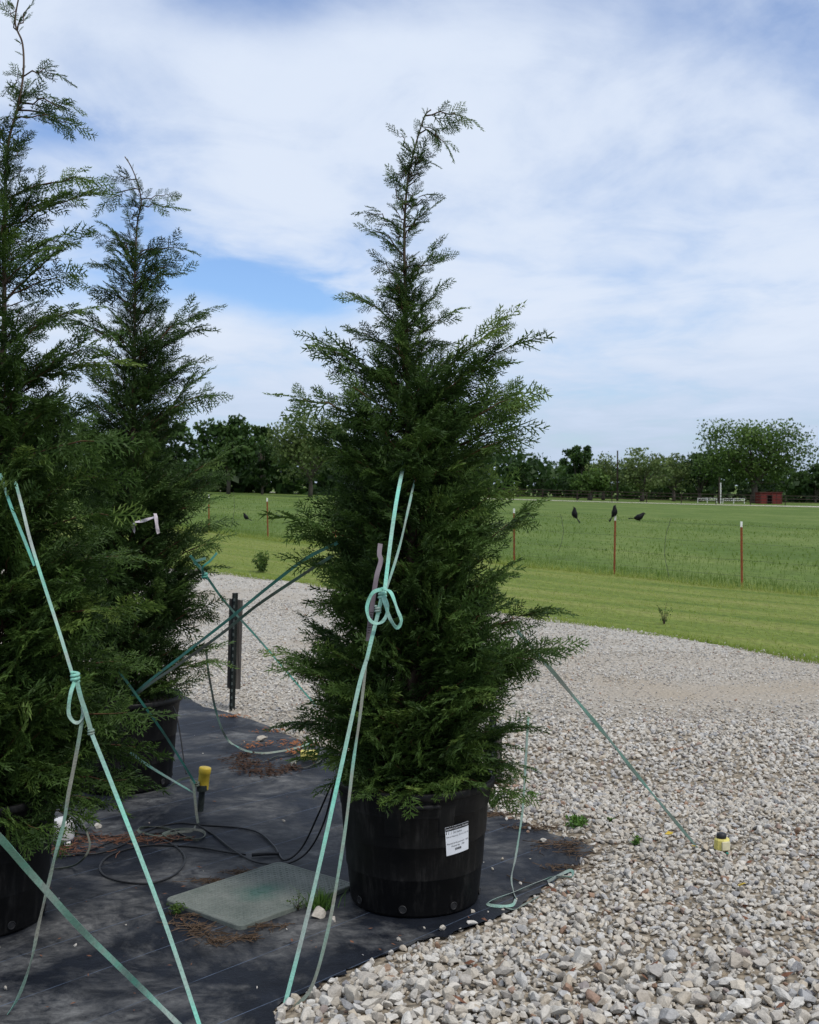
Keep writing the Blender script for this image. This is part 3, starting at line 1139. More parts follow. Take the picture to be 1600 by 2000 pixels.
# ------------------------------------------------------------------ far trees
def leaf_cards(r, C, sizes, tint, flat=0.0):
    """Small leaf clumps: bent quads in random directions round the points C."""
    n = len(C)
    a = r.normal(size=(n, 3))
    a /= np.linalg.norm(a, axis=1)[:, None]
    b = r.normal(size=(n, 3))
    b -= a * np.sum(a * b, 1)[:, None]
    b /= np.linalg.norm(b, axis=1)[:, None]
    s = sizes[:, None]
    k = r.uniform(0.45, 0.8, n)[:, None]
    V = np.stack([C - a * s, C - b * s * k, C + a * s, C + b * s * k], 1)
    Fc = np.arange(n)[:, None] * 4 + np.array([[0, 1, 2, 3]])
    return V.reshape(-1, 3), Fc, np.repeat(tint, 4)


def broadleaf(name, label, px, D, top_py, halfw_px, mat, seed, trunk_px=5, clumps=60, per=70, leaf=0.26, lobes=None, bare=0.2, group=None, airy=1.0, trunk_split=3, cat='tree'):
    """A broad-crowned field tree; sizes come from its outline in the photograph."""
    r = np.random.default_rng(seed)
    x = (px - 800) * D / F
    z0 = float(zg(x, D))
    H = at(px, top_py, D)[2] - z0
    W = halfw_px * D / F
    t = thing(name, label, cat, (x, D, z0), 0, group)
    zb = H * bare
    # lobes: (dx, dz, rx, rz) in units of W and H
    if lobes is None:
        lobes = [(0, 0.58, 0.75, 0.36), (-0.45, 0.50, 0.55, 0.27), (0.45, 0.48, 0.55, 0.27), (0.1, 0.75, 0.5, 0.24)]
    Cs, Ts = [], []
    cent = []
    wts = np.array([l[2] ** 1.6 * l[3] for l in lobes])
    wts /= wts.sum()
    for _ in range(clumps):
        l = lobes[r.choice(len(lobes), p=wts)]
        d = r.normal(size=3)
        d /= np.linalg.norm(d)
        rad = r.uniform(0.25, 1.0) ** 0.45
        c = np.array([l[0] * W + d[0] * l[2] * W * rad, d[1] * l[2] * W * rad, l[1] * H + d[2] * l[3] * H * rad])
        c[2] = max(c[2], zb * r.uniform(0.8, 1.2))
        cent.append(c)
        cs = (0.10 + 0.07 * r.random()) * W * airy
        P = c + np.clip(r.normal(size=(per, 3)), -1.6, 1.6) * np.array([cs, cs, cs * 0.7])
        Cs.append(P)
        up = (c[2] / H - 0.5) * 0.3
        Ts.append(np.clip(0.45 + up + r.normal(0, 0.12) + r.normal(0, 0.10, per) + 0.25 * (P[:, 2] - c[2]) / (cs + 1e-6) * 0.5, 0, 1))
    C = np.concatenate(Cs)
    C[:, 2] = np.minimum(C[:, 2], H)
    V, Fc, T = leaf_cards(r, C, leaf * r.uniform(0.6, 1.35, len(C)), np.concatenate(Ts))
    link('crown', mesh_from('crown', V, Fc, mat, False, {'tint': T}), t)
    tr = MB()
    rt = trunk_px * D / F / 2
    zs = zb * 1.1
    tr.tube([(0, 0, -0.1), (0.02 * W, 0, zs * 0.5), (0.0, 0, zs)], [rt * 1.25, rt, rt * 0.85], 8)
    for k in range(min(trunk_split * 4, len(cent))):
        c = cent[k * max(1, len(cent) // (trunk_split * 4 + 1))]
        mid = np.array([c[0] * 0.45, c[1] * 0.45, zs + (c[2] - zs) * 0.55])
        tr.tube(catmull([(0, 0, zs * 0.9), mid, c], 4), np.linspace(rt * 0.55, rt * 0.12, 9), 5)
    tr.build('trunk', M['bark_grey'], t, True)
    return t


broadleaf('pecan_tree', 'tall wide spreading tree rising behind the red shed', 1472, 198, 820, 114, M['leaf_mid'], 31, 13, 150, 84, 0.23,
          lobes=[(-0.10, 0.62, 0.58, 0.32), (-0.48, 0.72, 0.40, 0.25), (0.10, 0.83, 0.45, 0.17), (0.42, 0.76, 0.30, 0.18), (0.72, 0.55, 0.40, 0.28), (-0.55, 0.42, 0.36, 0.22), (0.35, 0.38, 0.45, 0.20), (0.0, 0.42, 0.4, 0.18)], bare=0.24, airy=1.05, trunk_split=4)
broadleaf('pecan_tree', 'dark mid-height tree touching the left side of the tallest tree', 1366, 206, 876, 46, M['leaf_dark'], 32, 7, 50, 60, 0.28, bare=0.15)
broadleaf('pecan_tree', 'pale thin-leaved tree just left of the dark tree beside the tallest one', 1316, 200, 886, 36, M['leaf_pale'], 33, 6, 38, 46, 0.22, bare=0.2, airy=1.3)
broadleaf('pecan_tree', 'pale wispy tree with forked trunk right of the tall bare pole', 1254, 186, 876, 55, M['leaf_pale'], 34, 8, 56, 50, 0.22,
          lobes=[(0, 0.72, 0.7, 0.26), (-0.4, 0.55, 0.5, 0.25), (0.45, 0.55, 0.5, 0.25), (0, 0.4, 0.7, 0.2)], bare=0.2, airy=1.25, trunk_split=4)
broadleaf('pecan_tree', 'thin pale tree left of the tall bare pole', 1178, 190, 882, 36, M['leaf_pale'], 35, 6, 34, 42, 0.22, bare=0.25, airy=1.35)
broadleaf('oak_tree', 'dark round-topped tree standing highest between the poles', 1128, 196, 866, 36, M['leaf_dark'], 36, 5, 46, 66, 0.28,
          lobes=[(0.1, 0.82, 0.72, 0.15), (-0.3, 0.72, 0.7, 0.12), (0.2, 0.55, 0.7, 0.2), (0, 0.3, 0.9, 0.25)], bare=0.1)
broadleaf('oak_tree', 'light green bushy tree below the dark round-topped tree', 1152, 184, 916, 40, M['leaf_mid'], 37, 9, 44, 56, 0.24, bare=0.22)
broadleaf('oak_tree', 'broad dark shade tree with pale trunk at left beyond the field', 446, 132, 812, 66, M['leaf_dark'], 38, 7, 76, 72, 0.24,
          lobes=[(0.2, 0.82, 0.5, 0.16), (-0.45, 0.70, 0.55, 0.22), (0.4, 0.6, 0.6, 0.25), (0, 0.5, 0.8, 0.2)], bare=0.28)
broadleaf('oak_tree', 'dark narrow tree left of the pale feathery tree', 512, 138, 822, 30, M['leaf_dark'], 39, 5, 44, 66, 0.24,
          lobes=[(0.0, 0.82, 0.8, 0.17), (0.1, 0.55, 0.9, 0.25), (0, 0.3, 0.95, 0.25)], bare=0.08)
broadleaf('pecan_tree', 'pale feathery tree half hidden behind the central potted tree', 606, 128, 795, 76, M['leaf_pale'], 40, 8, 92, 60, 0.19,
          lobes=[(0, 0.72, 0.75, 0.26), (-0.45, 0.6, 0.5, 0.28), (0.5, 0.6, 0.5, 0.28), (-0.05, 0.4, 0.9, 0.22)], bare=0.2, airy=1.1, trunk_split=4)
broadleaf('oak_tree', 'dark low tree at the right end of the far tree line', 1592, 215, 908, 40, M['leaf_dark'], 41, 5, 34, 55, 0.30, bare=0.08)
broadleaf('oak_tree', 'dark bushy tree under the small crossarm pole', 1010, 200, 888, 30, M['leaf_dark'], 42, 5, 36, 60, 0.30, bare=0.08)
broadleaf('oak_tree', 'dark tree at far left seen between the two left potted trees', 330, 140, 806, 60, M['leaf_dark'], 43, 5, 46, 60, 0.26, bare=0.1)


def far_wood():
    r = np.random.default_rng(51)
    n = 21000
    x = r.uniform(-95, 120, n)
    y = r.uniform(214, 236, n)
    yl = np.where(x < 6, r.uniform(146, 158, n), y)
    top = np.where(x < 6, 5.0, 7.4) + 1.5 * vnoise(x * 0.22, 0 * x, 3) + 0.9 * vnoise(x * 0.9, 0 * x, 4)
    u = r.uniform(0, 1, n) ** 0.85
    z = top * u
    size = r.uniform(0.45, 0.95, n) * np.where(u > 0.85, 0.55, 1.0)
    C = np.stack([x, yl, zg(x, yl) + z], 1)
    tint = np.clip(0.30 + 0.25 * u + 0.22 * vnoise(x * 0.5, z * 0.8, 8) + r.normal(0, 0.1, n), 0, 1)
    V, Fc, T = leaf_cards(r, C, size, tint)
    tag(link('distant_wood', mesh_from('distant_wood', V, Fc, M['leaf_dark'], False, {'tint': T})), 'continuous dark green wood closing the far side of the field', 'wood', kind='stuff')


far_wood()


# ------------------------------------------------------------------ far fence, poles, shed, gates
def far_stuff():
    f = thing('pipe_fence', 'long dark rusty pipe rail fence along the far field edge', 'fence', (0, 170, 0))
    xs = np.arange(-40, 66, 4.9)
    for xx in xs:
        b = MB()
        z = float(zg(xx, 170))
        b.tube([(xx, 0, z - 0.1), (xx, 0, z + 1.42)], 0.065, 6)
        b.build('post', M['pipe'], f)
    for hh in (1.38, 0.95, 0.5):
        b = MB()
        b.tube([(xx, 0, float(zg(xx, 170)) + hh) for xx in xs], 0.042, 5)
        b.build('rail', M['pipe'], f)

    def shed():
        D = 190.0
        p = at(1506, 996, D)
        x, z = p[0], float(zg(p[0], D))
        t = thing('red_shed', 'small flat-roofed red shed with dark doorway under the tallest tree', 'shed', (x, D, z))
        w, h, d = 43 * D / F, 1.75, 2.6
        b = MB()
        door0, door1 = -w / 2 + w * 0.33, -w / 2 + w * 0.54
        b.box(((-w / 2 + door0) / 2, 0, h / 2), (door0 + w / 2, 0.08, h))
        b.box(((w / 2 + door1) / 2, 0, h / 2), (w / 2 - door1, 0.08, h))
        b.box(((door0 + door1) / 2, 0, h * 0.91), (door1 - door0, 0.076, h * 0.18))
        b.box((-w / 2 + 0.04, d / 2 + 0.04, h / 2), (0.08, d - 0.004, h - 0.01))
        b.box((w / 2 - 0.04, d / 2 + 0.04, h / 2), (0.08, d - 0.004, h - 0.01))
        b.box((0, d + 0.09, h / 2), (w, 0.08, h - 0.02))
        b.build('wall', M['shed'], t)
        b = MB()
        b.box((0, d / 2, h + 0.06), (w + 0.2, d + 0.3, 0.10))
        b.build('roof', M['shed_roof'], t)
        b = MB()
        b.box(((door0 + door1) / 2, 0.6, h * 0.41), (door1 - door0 + 0.2, 0.05, h * 0.80))
        b.build('doorway_shade', M['shadow_in'], t)  # near-black panel set back in the opening, standing in for interior shade
        for k in (-w / 2 + 0.12, door0 - 0.06, door1 + 0.06, w / 2 - 0.12, w * 0.25):
            b = MB()
            b.box((k, -0.065, h / 2), (0.10, 0.04, h * 0.98))
            b.build('batten', M['shed_roof'], t)
    shed()

    def pole(px, top, D, wpx, label, arms):
        x = (px - 800) * D / F
        z = float(zg(x, D))
        h = at(px, top, D)[2] - z
        t = thing('utility_pole', label, 'pole', (x, D, z))
        b = MB()
        b.tube([(0, 0, -0.2), (0, 0, h * 0.5), (0, 0, h)], [0.17 * wpx, 0.15 * wpx, 0.11 * wpx], 8)
        b.build('shaft', M['pole'], t)
        if arms:
            b = MB()
            b.box((0.1, -0.16, h - 0.75), (2.4, 0.12, 0.16), 0.0)
            b.build('crossarm', M['pole'], t)
            for k in (-0.9, 0.1, 1.1):
                b = MB()
                b.lathe([(0.02, 0), (0.06, 0.04), (0.06, 0.14), (0.02, 0.2)], 8, (k, -0.16, h - 0.67), True, True)
                b.build('insulator', M['white_plastic'], t)
    pole(998, 872, 235, 1.0, 'distant pole with crossarm above the trees right of the central tree', True)
    pole(1206, 880, 186, 0.95, 'tall bare dark pole standing among the pale trees', False)
    pole(1405, 932, 180, 0.8, 'short dark pole between the white pipe gates', False)

    def gate(px0, px1, top, D, label, post_h=1.15):
        x0, x1 = (px0 - 800) * D / F, (px1 - 800) * D / F
        xm = (x0 + x1) / 2
        z = float(zg(xm, D))
        t = thing('pipe_gate', label, 'gate', (xm, D, z))
        h = at(px0, top, D)[2] - z
        for k in (x0 - xm, 0.0, x1 - xm):
            b = MB()
            b.tube([(k, 0, 0), (k, 0, h)], 0.05, 6)
            b.build('post', M['white_paint'], t)
        for q in (0.97, 0.62):
            b = MB()
            b.tube([(x0 - xm, 0, h * q), (x1 - xm, 0, h * q)], 0.035, 6)
            b.build('rail', M['white_paint'], t)
    gate(1363, 1400, 973, 182, 'white pipe gate left of the white standpipe')
    gate(1412, 1454, 974, 182, 'white pipe gate right of the white standpipe')
    D = 181
    x = (1407.5 - 800) * D / F
    z = float(zg(x, D))
    t = thing('white_standpipe', 'tall thin white pipe between the two white gates', 'pipe', (x, D, z))
    b = MB()
    b.tube([(0, 0, 0), (0, 0, 3.0)], 0.09, 8)
    b.build('pipe', M['white_paint'], t)
    b = MB()
    b.tube([(0, 0, 3.0), (0, 0, 3.12)], 0.13, 8)
    b.build('cap', M['white_paint'], t)


far_stuff()


# ------------------------------------------------------------------ wire fence and birds
def wire_fence():
    f = thing('wire_fence', 'wire fence on rusty red steel posts with white tips', 'fence', (0, 0, 0))
    post_h = 1.20
    tops = []
    for i, (x, y) in enumerate(FENCE_PTS):
        z = float(zg(x, y))
        lean = random.uniform(-0.02, 0.02)
        h = post_h + random.uniform(-0.03, 0.03)
        tops.append((x, y, z))
        if x < -10 or x > 9:
            continue
        o = MB()
        hh = h - 0.10
        # T-section: flange and web
        a = random.uniform(-0.3, 0.3)
        c, s = math.cos(a), math.sin(a)
        def tprof(z0, z1, k):
            P = []
            for zz in (z0, z1):
                for (u, v) in ((-0.019, -0.008), (0.019, -0.008), (0.019, 0.002), (0.005, 0.002), (0.005, 0.032), (-0.005, 0.032), (-0.005, 0.002), (-0.019, 0.002)):
                    P.append((u * c - v * s + lean * zz, u * s + v * c, zz))
            fs = [(i, (i + 1) % 8, 8 + (i + 1) % 8, 8 + i) for i in range(8)] + [tuple(range(8, 16)), tuple(range(7, -1, -1))]
            k.add(P, fs)
        tprof(-0.05, hh, o)
        for q in np.arange(0.15, hh, 0.055):
            o.box((lean * q, -0.012, q), (0.014, 0.012, 0.018))
        p = o.build('post', M['rust'], f, False, None, (x, y, z))
        o = MB()
        tprof(hh + 0.0005, h, o)
        o.build('painted_tip', M['white_paint'], p)
    for k, hh in enumerate((1.12, 0.80, 0.50, 0.22)):
        o = MB()
        pts = []
        for i in range(len(tops) - 1):
            a, b = np.array(tops[i]), np.array(tops[i + 1])
            for t in (0, 0.25, 0.5, 0.75):
                q = a + (b - a) * t
                pts.append(q + np.array([0, -0.02, hh - 0.06 * t * (1 - t)]))
        pts.append(np.array(tops[-1]) + np.array([0, -0.02, hh]))
        o.tube(pts, 0.0016, 4)
        o.build('wire', M['wire'], f)
    # twisted wire stays hanging between the posts
    for (px, top, bot, bow) in ((1094, 1003, 1078, 0.03), (1311, 1011, 1126, -0.035), (584, 970, 1022, 0.0), (456, 960, 1030, 0.02)):
        dxr = (px - 800) / F
        ya = 30.0
        for _ in range(30):
            ya = float(fence_y(dxr * ya))
        A, B = at(px, top, ya), at(px - 4, bot, ya)
        t = np.linspace(0, 1, 9)[:, None]
        P = A * (1 - t) + B * t
        P[:, 0] += bow * 3 * np.sin(t[:, 0] * math.pi) + 0.006 * np.sin(t[:, 0] * 17)
        o = MB()
        o.tube(P, 0.0045, 5)
        o.build('stay', M['wire'], f)
    return tops


tops = wire_fence()


def bird(px, py, D, rotz, pitch, label, s=1.0):
    """A grackle: one continuous body from beak to tail, wings folded; feet on what it sits on."""
    foot = at(px, py, D)
    t = thing('bird', label, 'bird', foot, rotz, 'black birds along the wire fence')
    b = MB()
    cp, sp = math.cos(pitch), math.sin(pitch)

    def R(p):
        x, y, z = p
        return np.array([x * cp - z * sp, y, x * sp + z * cp + 0.075]) * s
    spine = [((0.150, 0, 0.060), 0.0015), ((0.128, 0, 0.066), 0.006), ((0.112, 0, 0.070), 0.015), ((0.095, 0, 0.070), 0.028), ((0.075, 0, 0.060), 0.033), ((0.055, 0, 0.044), 0.041),
             ((0.025, 0, 0.020), 0.056), ((-0.010, 0, 0.002), 0.064), ((-0.045, 0, -0.004), 0.055), ((-0.075, 0, -0.006), 0.038), ((-0.105, 0, -0.008), 0.020)]
    pts = [R(p) for p, _ in spine]
    b.tube(catmull(pts, 2), np.interp(np.linspace(0, 1, len(catmull(pts, 2))), np.linspace(0, 1, len(spine)), [q * s for _, q in spine]), 10)
    # keel-shaped tail
    tv = [R(p) for p in ((-0.085, -0.012, -0.002), (-0.085, 0.012, -0.002), (-0.085, 0, -0.016), (-0.215, -0.040, -0.002), (-0.215, 0.040, -0.002), (-0.235, 0, -0.022))]
    b.add(tv, [(0, 1, 4, 3), (0, 3, 5, 2), (1, 2, 5, 4), (3, 4, 5), (0, 2, 1)])
    body = b.build('body', M['bird'], t, True)
    for sy in (-1, 1):
        b = MB()
        wv = [R(p) for p in ((0.035, sy * 0.042, 0.038), (0.0, sy * 0.055, 0.024), (-0.05, sy * 0.050, 0.008), (-0.115, sy * 0.022, -0.004), (-0.06, sy * 0.042, -0.018), (0.01, sy * 0.054, -0.010))]
        wv2 = [v * np.array([1, 1.18, 1]) for v in wv]
        b.add(wv + wv2, [tuple(range(6)), tuple(range(11, 5, -1))] + [(i, (i + 1) % 6, 6 + (i + 1) % 6, 6 + i) for i in range(6)])
        b.build('wing', M['bird'], t, True)
        b = MB()
        top = R((0.0, sy * 0.014, -0.028))
        b.tube([top, (0.006 * s, sy * 0.014 * s, 0.022 * s), (0.0, sy * 0.014 * s, 0.004 * s)], 0.0035 * s, 5)
        b.tube([(-0.012 * s, sy * 0.014 * s, 0.003 * s), (0.022 * s, sy * 0.014 * s, 0.003 * s)], 0.0028 * s, 4)
        b.build('leg', M['bird'], t)
    return t


def on_fence(px, hh, d=0.0):
    dxr = (px - 800) / F
    ya = 30.0
    for _ in range(30):
        ya = float(fence_y(dxr * ya)) - 0.02
    x = dxr * ya
    return x, ya, float(zg(x, ya)) + hh


def place_bird(px, hh, rotz, pitch, label, s=1.0):
    x, y, z = on_fence(px, hh)
    b = bird(0, 0, 1, rotz, pitch, label, s)
    b.location = (x, y, z)


place_bird(1122, 1.108, math.radians(150), 0.95, 'black bird on the wire with its tail hanging to the right', 0.98)
place_bird(1201, 1.185, math.radians(25), 0.95, 'black bird perched on the white tip of a red post', 0.98)
place_bird(1249, 1.105, math.radians(8), 0.05, 'black bird leaning level on the wire right of the middle red post', 0.98)
place_bird(1028, 1.11, math.radians(160), 0.7, 'black bird on the wire beside the edge of the central tree', 0.95)
place_bird(480, 0.50, math.radians(170), 0.45, 'small black bird low at left near the white-tipped post', 0.95)


# ------------------------------------------------------------------ plants in the open
def leafy(name, label, p, h, w, n, leaf, mat, seed, stems=7, cat='plant'):
    r = np.random.default_rng(seed)
    t = thing(name, label, cat, p)
    b = MB()
    Cs = []
    for k in range(stems):
        a = r.uniform(0, 6.28)
        rr = w * r.uniform(0.2, 1.0)
        tip = np.array([math.cos(a) * rr, math.sin(a) * rr, h * r.uniform(0.6, 1.0) * (1 - 0.4 * rr / w)])
        mid = tip * np.array([0.4, 0.4, 0.6])
        P = catmull([(0, 0, 0), mid, tip], 4)
        b.tube(P, np.linspace(0.012 * h, 0.004 * h, len(P)), 4)
        m = n // stems
        q = r.uniform(0.15, 1, m)
        base = np.array([np.interp(q, np.linspace(0, 1, len(P)), P[:, i]) for i in range(3)]).T
        Cs.append(base + r.normal(0, 0.10 * w, (m, 3)))
    C = np.concatenate(Cs)
    C[:, 2] = np.maximum(C[:, 2], leaf * 0.5)
    V, Fc, T = leaf_cards(r, C, leaf * r.uniform(0.5, 1.3, len(C)), np.clip(0.35 + 0.4 * C[:, 2] / h + r.normal(0, 0.15, len(C)), 0, 1))
    link('leaves', mesh_from('leaves', V, Fc, mat, False, {'tint': T}), t)
    b.build('stem', M['twig'], t)
    return t


leafy('weed_bush', 'bushy green weed at the gravel edge left of the central tree', gnd(514, 1120), 0.50, 0.27, 900, 0.022, M['leaf_mid'], 61, 14)
leafy('weed_plant', 'spindly tall weed in the mown strip right of the central tree', gnd(1297, 1222), 0.36, 0.14, 110, 0.013, M['leaf_mid'], 62, 7)
leafy('weed_plant', 'bright green weed patch in the gravel beyond the cloth point', gnd(1132, 1614, 0.03), 0.055, 0.085, 260, 0.011, M['weed'], 63, 9)
leafy('weed_plant', 'small green sprig just right of the bright weed patch', gnd(1194, 1606, 0.03), 0.035, 0.03, 70, 0.008, M['weed'], 64, 5)
leafy('weed_plant', 'small green weed in the gravel between weed patch and right strap', gnd(1241, 1650, 0.03), 0.05, 0.045, 110, 0.009, M['weed'], 65, 6)
leafy('weed_plant', 'yellow green sprig behind the right rim of the central pot', gnd(962, 1580, 0.02), 0.13, 0.05, 120, 0.010, M['weed'], 66, 6)
leafy('weed_plant', 'low green weed in the gravel behind the hanging right strap', gnd(1038, 1562, 0.03), 0.05, 0.06, 110, 0.010, M['weed'], 67, 6)


# ------------------------------------------------------------------ nursery pots
def curved_patch(theta0, theta1, z0, z1, rfun, off, nt=16, tilt=0.0, radius_mid=0.28, zmid=None):
    zmid = (z0 + z1) / 2 if zmid is None else zmid
    V = []
    for i in range(nt + 1):
        th = theta0 + (theta1 - theta0) * i / nt
        for k in range(5):
            zz = z0 + (z1 - z0) * k / 4 + tilt * (th - (theta0 + theta1) / 2) * radius_mid
            thk = th - tilt * ((z0 + (z1 - z0) * k / 4) - zmid) / radius_mid
            rr = rfun(zz) + off
            V.append((rr * math.cos(thk), rr * math.sin(thk), zz))
    fs = []
    for i in range(nt):
        for k in range(4):
            a = i * 5 + k
            fs.append((a, a + 5, a + 6, a + 1))
    return np.array(V), fs


def text_mesh(body, size):
    cu = bpy.data.curves.new('txt', 'FONT')
    cu.body = body
    cu.size = size
    cu.align_x = 'CENTER'
    cu.align_y = 'CENTER'
    cu.resolution_u = 2
    o = bpy.data.objects.new('txt', cu)
    COL.objects.link(o)
    dg = bpy.context.evaluated_depsgraph_get()
    dg.update()
    me = bpy.data.meshes.new_from_object(o.evaluated_get(dg))
    V = np.array([v.co[:] for v in me.vertices]) if len(me.vertices) else np.zeros((0, 3))
    fs = [tuple(p.vertices) for p in me.polygons]
    bpy.data.objects.remove(o)
    bpy.data.curves.remove(cu)
    bpy.data.meshes.remove(me)
    return V, fs


def pot(loc, label, rz, tag_theta=None, scale=1.06, holes=True):
    t = thing('nursery_pot', label, 'plant pot', loc, 0.0, 'black nursery pots')
    H = 0.47 * scale
    rt, rb = 0.292 * scale, 0.246 * scale

    def rf(z):
        return rb + (rt - rb) * (z / H)
    prof = [(0.0, 0.0), (rb - 0.012, 0.0), (rb - 0.003, 0.004), (rb, 0.012)]
    z1, z2, z3 = H * 0.30, H * 0.56, H * 0.82
    for (zz, st) in ((z1, 0.003), (z2, 0.003), (z3, 0.003)):
        prof += [(rf(zz - 0.004) - 0.001, zz - 0.004), (rf(zz) + st - 0.0005, zz), (rf(zz) + st, zz + 0.003)]
    prof += [(rf(H - 0.03) + 0.006, H - 0.03)]
    outer = MB()
    outer.lathe(prof, 72)
    outer.build('body', M['pot'], t, True)
    rim = MB()
    ro = rf(H) + 0.007
    rim.lathe([(ro - 0.004, H - 0.032), (ro + 0.007, H - 0.030), (ro + 0.010, H - 0.024), (ro + 0.010, H - 0.006), (ro + 0.006, H), (ro - 0.004, H), (ro - 0.007, H - 0.006), (ro - 0.014, H * 0.80)], 72)
    rim.build('rim', M['pot'], t, True)
    soil = MB()
    sv = [(0.0, 0.0, H * 0.905)]
    n = 40
    fs = []
    for ring, q in enumerate((0.35, 0.7, 1.0)):
        for i in range(n):
            a = i * 2 * math.pi / n
            sv.append((q * (rt - 0.012) * math.cos(a), q * (rt - 0.012) * math.sin(a), H * 0.895 + random.uniform(-0.006, 0.006)))
    for i in range(n):
        fs.append((0, 1 + i, 1 + (i + 1) % n))
        for ring in range(2):
            a0 = 1 + ring * n
            a1 = a0 + n
            fs.append((a0 + i, a1 + i, a1 + (i + 1) % n, a0 + (i + 1) % n))
    soil.add(sv, fs)
    soil.build('soil', M['soil'], t, True)
    # grab lip under the rim, facing the camera, and two raised panels beside it
    for dth in (0.0, math.pi):
        th = rz + dth
        b = MB()
        P = [((rf(H - 0.05) + 0.014) * math.cos(a), (rf(H - 0.05) + 0.014) * math.sin(a), H - 0.052) for a in np.linspace(th - 0.26, th + 0.26, 15)]
        b.tube(P, [0.004] + [0.011] * 13 + [0.004], 8)
        b.build('handle', M['pot'], t, True)
        for s in (-1, 1):
            V, fs = curved_patch(th + s * 0.36 - 0.10, th + s * 0.36 + 0.10, H * 0.66, H - 0.045, rf, 0.0045, 6)
            Vi, _ = curved_patch(th + s * 0.36 - 0.115, th + s * 0.36 + 0.115, H * 0.655, H - 0.04, rf, 0.0, 6)
            b = MB()
            b.add(V, fs)
            nt = 6
            ring = [k for k in range(5)] + [i * 5 + 4 for i in range(1, nt + 1)] + [nt * 5 + k for k in (3, 2, 1, 0)] + [i * 5 for i in range(nt - 1, 0, -1)]
            VV = np.concatenate([V[ring], Vi[ring]])
            m = len(ring)
            b.add(VV, [(i, (i + 1) % m, m + (i + 1) % m, m + i) for i in range(m)])
            b.build('raised_panel', M['pot'], t, False)
    # drain holes low on the wall
    for k in range(8):
        th = rz - 0.24 + k * math.pi / 4
        zc = 0.036
        rr = rf(zc) + 0.0015
        cx = np.array([rr * math.cos(th), rr * math.sin(th), zc])
        u = np.array([-math.sin(th), math.cos(th), 0])
        w = np.array([0, 0, 1.0])
        b = MB()
        a = np.linspace(0, 2 * math.pi, 17)
        b.tube([cx + 0.014 * (math.cos(q) * u + math.sin(q) * w) for q in a], 0.0025, 5, False)
        b.add([cx + 0.012 * (math.cos(q) * u + math.sin(q) * w) for q in a[:-1]], [tuple(range(16))])
        b.build('drain_hole', M['black'], t, True)
    if tag_theta is not None:
        dth = 0.165
        z0, z1 = H * 0.50, H * 0.50 + 0.115
        tilt = 0.10
        V, fs = curved_patch(tag_theta - dth * 1.12, tag_theta + dth * 1.12, z0, z1, rf, 0.0045, 14, tilt)
        b = MB()
        b.add(V, fs)
        lab = b.build('label', M['paper'], t, True)
        lab['label'] = 'white printed paper label with black heading'
        V, fs = curved_patch(tag_theta - dth * 1.10, tag_theta + dth * 1.10, z1 - 0.017, z1 - 0.001, rf, 0.0056, 14, tilt, zmid=(z0 + z1) / 2)
        # heading sits along the label's tilted top edge
        b = MB()
        b.add(V, fs)
        b.build('heading_band', M['ink'], lab, True)

        def put(text, size, zoff, mat, name, dx=0.0, off=0.0056):
            tv, tf = text_mesh(text, size)
            if not len(tv):
                return
            th = tag_theta + (tv[:, 0] + dx) / 0.28
            zz = z0 + zoff + tv[:, 1]
            zt = zz + tilt * (th - tag_theta) * 0.28
            tk = th - tilt * (zz - (z0 + z1) / 2) / 0.28
            rr = np.array([rf(q) for q in zt]) + off
            b = MB()
            b.add(np.stack([rr * np.cos(tk), rr * np.sin(tk), zt], 1), tf)
            b.build(name, mat, lab)
        put('Leyland Cypress Mudder', 0.0098, 0.115 - 0.009, M['paper_ink'], 'heading_print', 0, 0.0066)
        put('30 Gallon', 0.0095, 0.088, M['ink'], 'print')
        put("Size at Maturity: 25' H x 20' W", 0.0078, 0.074, M['ink'], 'print')
        put('Planted & Guaranteed - 425', 0.0085, 0.046, M['ink'], 'print')
        put('Picked Up - 296', 0.0090, 0.034, M['ink'], 'print')
        b = MB()
        r = np.random.default_rng(3)
        x = -0.014
        while x < 0.014:
            w = r.choice([0.0006, 0.0012, 0.002])
            th = tag_theta + np.array([x, x + w, x + w, x]) / 0.28
            zz = z0 + np.array([0.016, 0.016, 0.025, 0.025])
            zt = zz + tilt * (th - tag_theta) * 0.28
            tk = th - tilt * (zz - (z0 + z1) / 2) / 0.28
            rr = np.array([rf(q) for q in zt]) + 0.0056
            b.add(np.stack([rr * np.cos(tk), rr * np.sin(tk), zt], 1), [(0, 1, 2, 3)])
            x += w + r.choice([0.0007, 0.0013])
        b.build('bar_code', M['ink'], lab)
    return t


D_MAIN, D_LEFT, D_BACK = 4.87, 4.62, 6.72
P_MAIN = at(810, 1765, D_MAIN)
P_LEFT = at(-48, 1810, D_LEFT)
P_BACK = at(243, 1540, D_BACK)
for p in (P_MAIN, P_LEFT, P_BACK):
    p[2] = 0.020
cam_th = -math.pi / 2
pot(P_MAIN, 'black nursery pot with white label under the central tree', cam_th + 0.06, cam_th + 0.60)
pot(P_LEFT, 'black nursery pot cut by the left picture edge, under the left front tree', cam_th + 0.3, cam_th + 0.29)
pot(P_BACK, 'black nursery pot under the left rear tree behind the tree at the edge', cam_th - 0.2)


